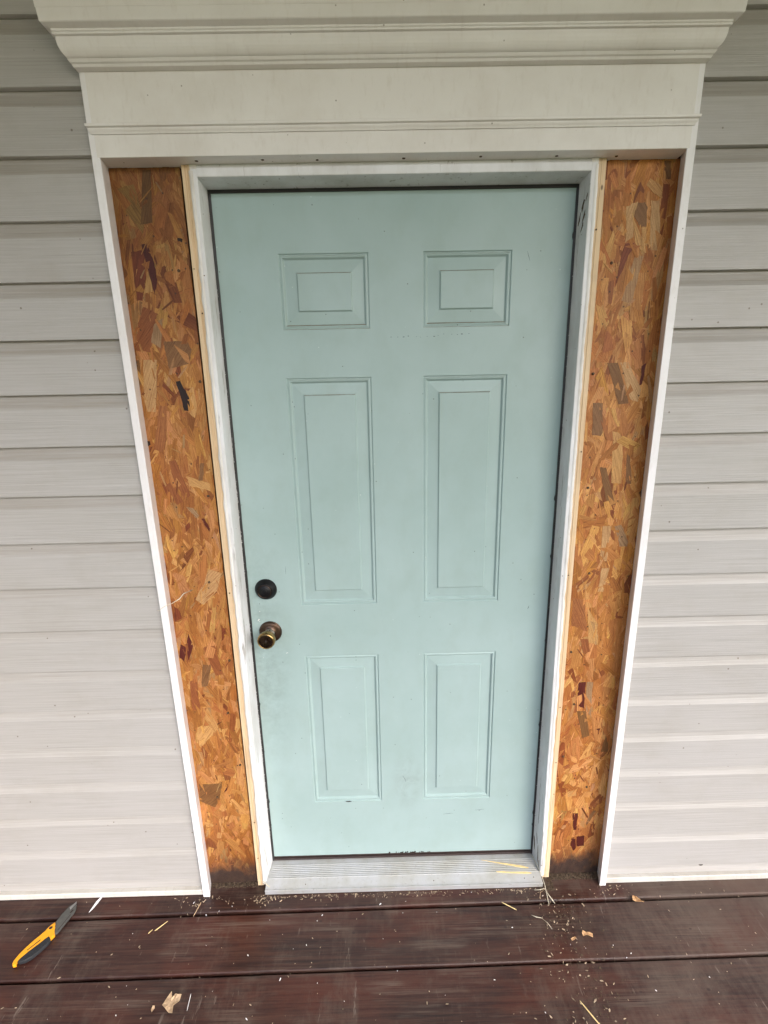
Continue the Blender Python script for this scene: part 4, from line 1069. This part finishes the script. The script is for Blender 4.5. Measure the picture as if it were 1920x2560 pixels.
stick('frayed_fibre', [(0.4670, -0.0980, ZT + .004), (0.4740, -0.1180, ZT + .003), (0.4840, -0.1400, ZT + .001)], [0.0008, 0.0016, 0.0012], M['fibre'], 'thick pale fibre forking right in front of the threshold end', 'fibre')
stick('frayed_fibre', [(0.4680, -0.0960, ZT + .004), (0.4480, -0.1010, ZT + .005), (0.4320, -0.0990, ZT + .002)], 0.0009, M['fibre'], 'pale fibre lying along the front of the threshold at its right end', 'fibre')
stick('frayed_fibre', [(0.4670, -0.0980, ZT + .003), (0.4480, -0.1100, ZT + .006), (0.4420, -0.1230, ZT + .001)], 0.0008, M['chip'], 'brown curved fibre forking left in front of the threshold end', 'fibre')
stick('frayed_fibre', [(0.3980, -0.1720, ZT + .001), (0.4110, -0.1790, ZT + .003), (0.4260, -0.1830, ZT + .004), (0.4400, -0.1960, ZT + .003), (0.4480, -0.2120, ZT + .001)], [0.0005, 0.0014, 0.0008, 0.0008, 0.0006], M['fibre'], 'curved dry stem on the middle deck board below the threshold end', 'fibre')
stick('wire_strand', [(-0.5943, -0.046, 1.0278), (-0.6150, -0.062, 1.0230), (-0.6220, -0.075, 1.0135), (-0.6390, -0.088, 1.0050), (-0.6560, -0.093, 1.0000), (-0.6640, -0.095, 0.9955), (-0.6735, -0.094, 0.9870), (-0.6800, -0.093, 0.9885)], [0.0012, 0.0015, 0.0015, 0.0011, 0.0008, 0.0007, 0.0006, 0.0005], M['fibre'], 'thin frayed sliver sticking out of the left strand board across the white trim', 'sliver')

def flecks(n, fx, fy, size, mat, name, label, asp=(1.5, 4)):
    bm = bmesh.new()
    for i in range(n):
        x, y = fx(), fy()
        if y > -0.088 and not (0.50 < abs(x) < 0.66 and y > -0.09): 
            if abs(x) > 0.468 or y > -0.0925: continue
        a = random.uniform(0, math.pi); r = random.uniform(*size) * random.choice((.6, 1, 1, 1.5))
        u = Vector((math.cos(a), math.sin(a), random.uniform(-.15, .15))); v = Vector((-math.sin(a), math.cos(a), 0))
        flat_blob(bm, (x, y, ZT + 0.0004), u, v, (0, 0, 1), r, 0.0008, 0.35, 5, random.uniform(*asp))
    return tag(obj(name, bm, mat), label, None, None, 'stuff')
U = random.uniform; G = random.gauss
flecks(200, lambda: U(-1.2, 1.1), lambda: U(-0.46, -0.09), (0.0004, 0.0010), M['debris'], 'sawdust', 'pale sawdust flecks scattered over the deck')
flecks(130, lambda: G(0.47, 0.05), lambda: U(-0.46, -0.09), (0.0005, 0.0016), M['debris'], 'sawdust', 'pale flecks in the dirt below the right board', (1.2, 3.5))
flecks(240, lambda: U(-0.47, 0.47), lambda: -0.0925 - abs(G(0, 0.007)), (0.0004, 0.0011), M['debris'], 'sawdust', 'wood crumbs along the front of the threshold', (1.5, 5))
flecks(110, lambda: random.choice((G(-0.665, .05), G(-0.475, .02), G(.68, .04))), lambda: -0.09 - abs(G(0, 0.016)), (0.0004, 0.0012), M['debris'], 'sawdust', 'wood crumbs at the feet of the trim uprights', (1.2, 4))
flecks(45, lambda: U(-1.1, .9), lambda: U(-0.45, -0.09), (0.0005, 0.0012), M['offcut'], 'paint_flecks', 'white paint flecks on the deck', (1, 3.5))
flecks(260, lambda: G(0.50, 0.05), lambda: U(-0.46, -0.09), (0.0005, 0.0016), M['soil'], 'dirt', 'trail of dark dirt crumbs running forward from the right board', (1, 2.2))
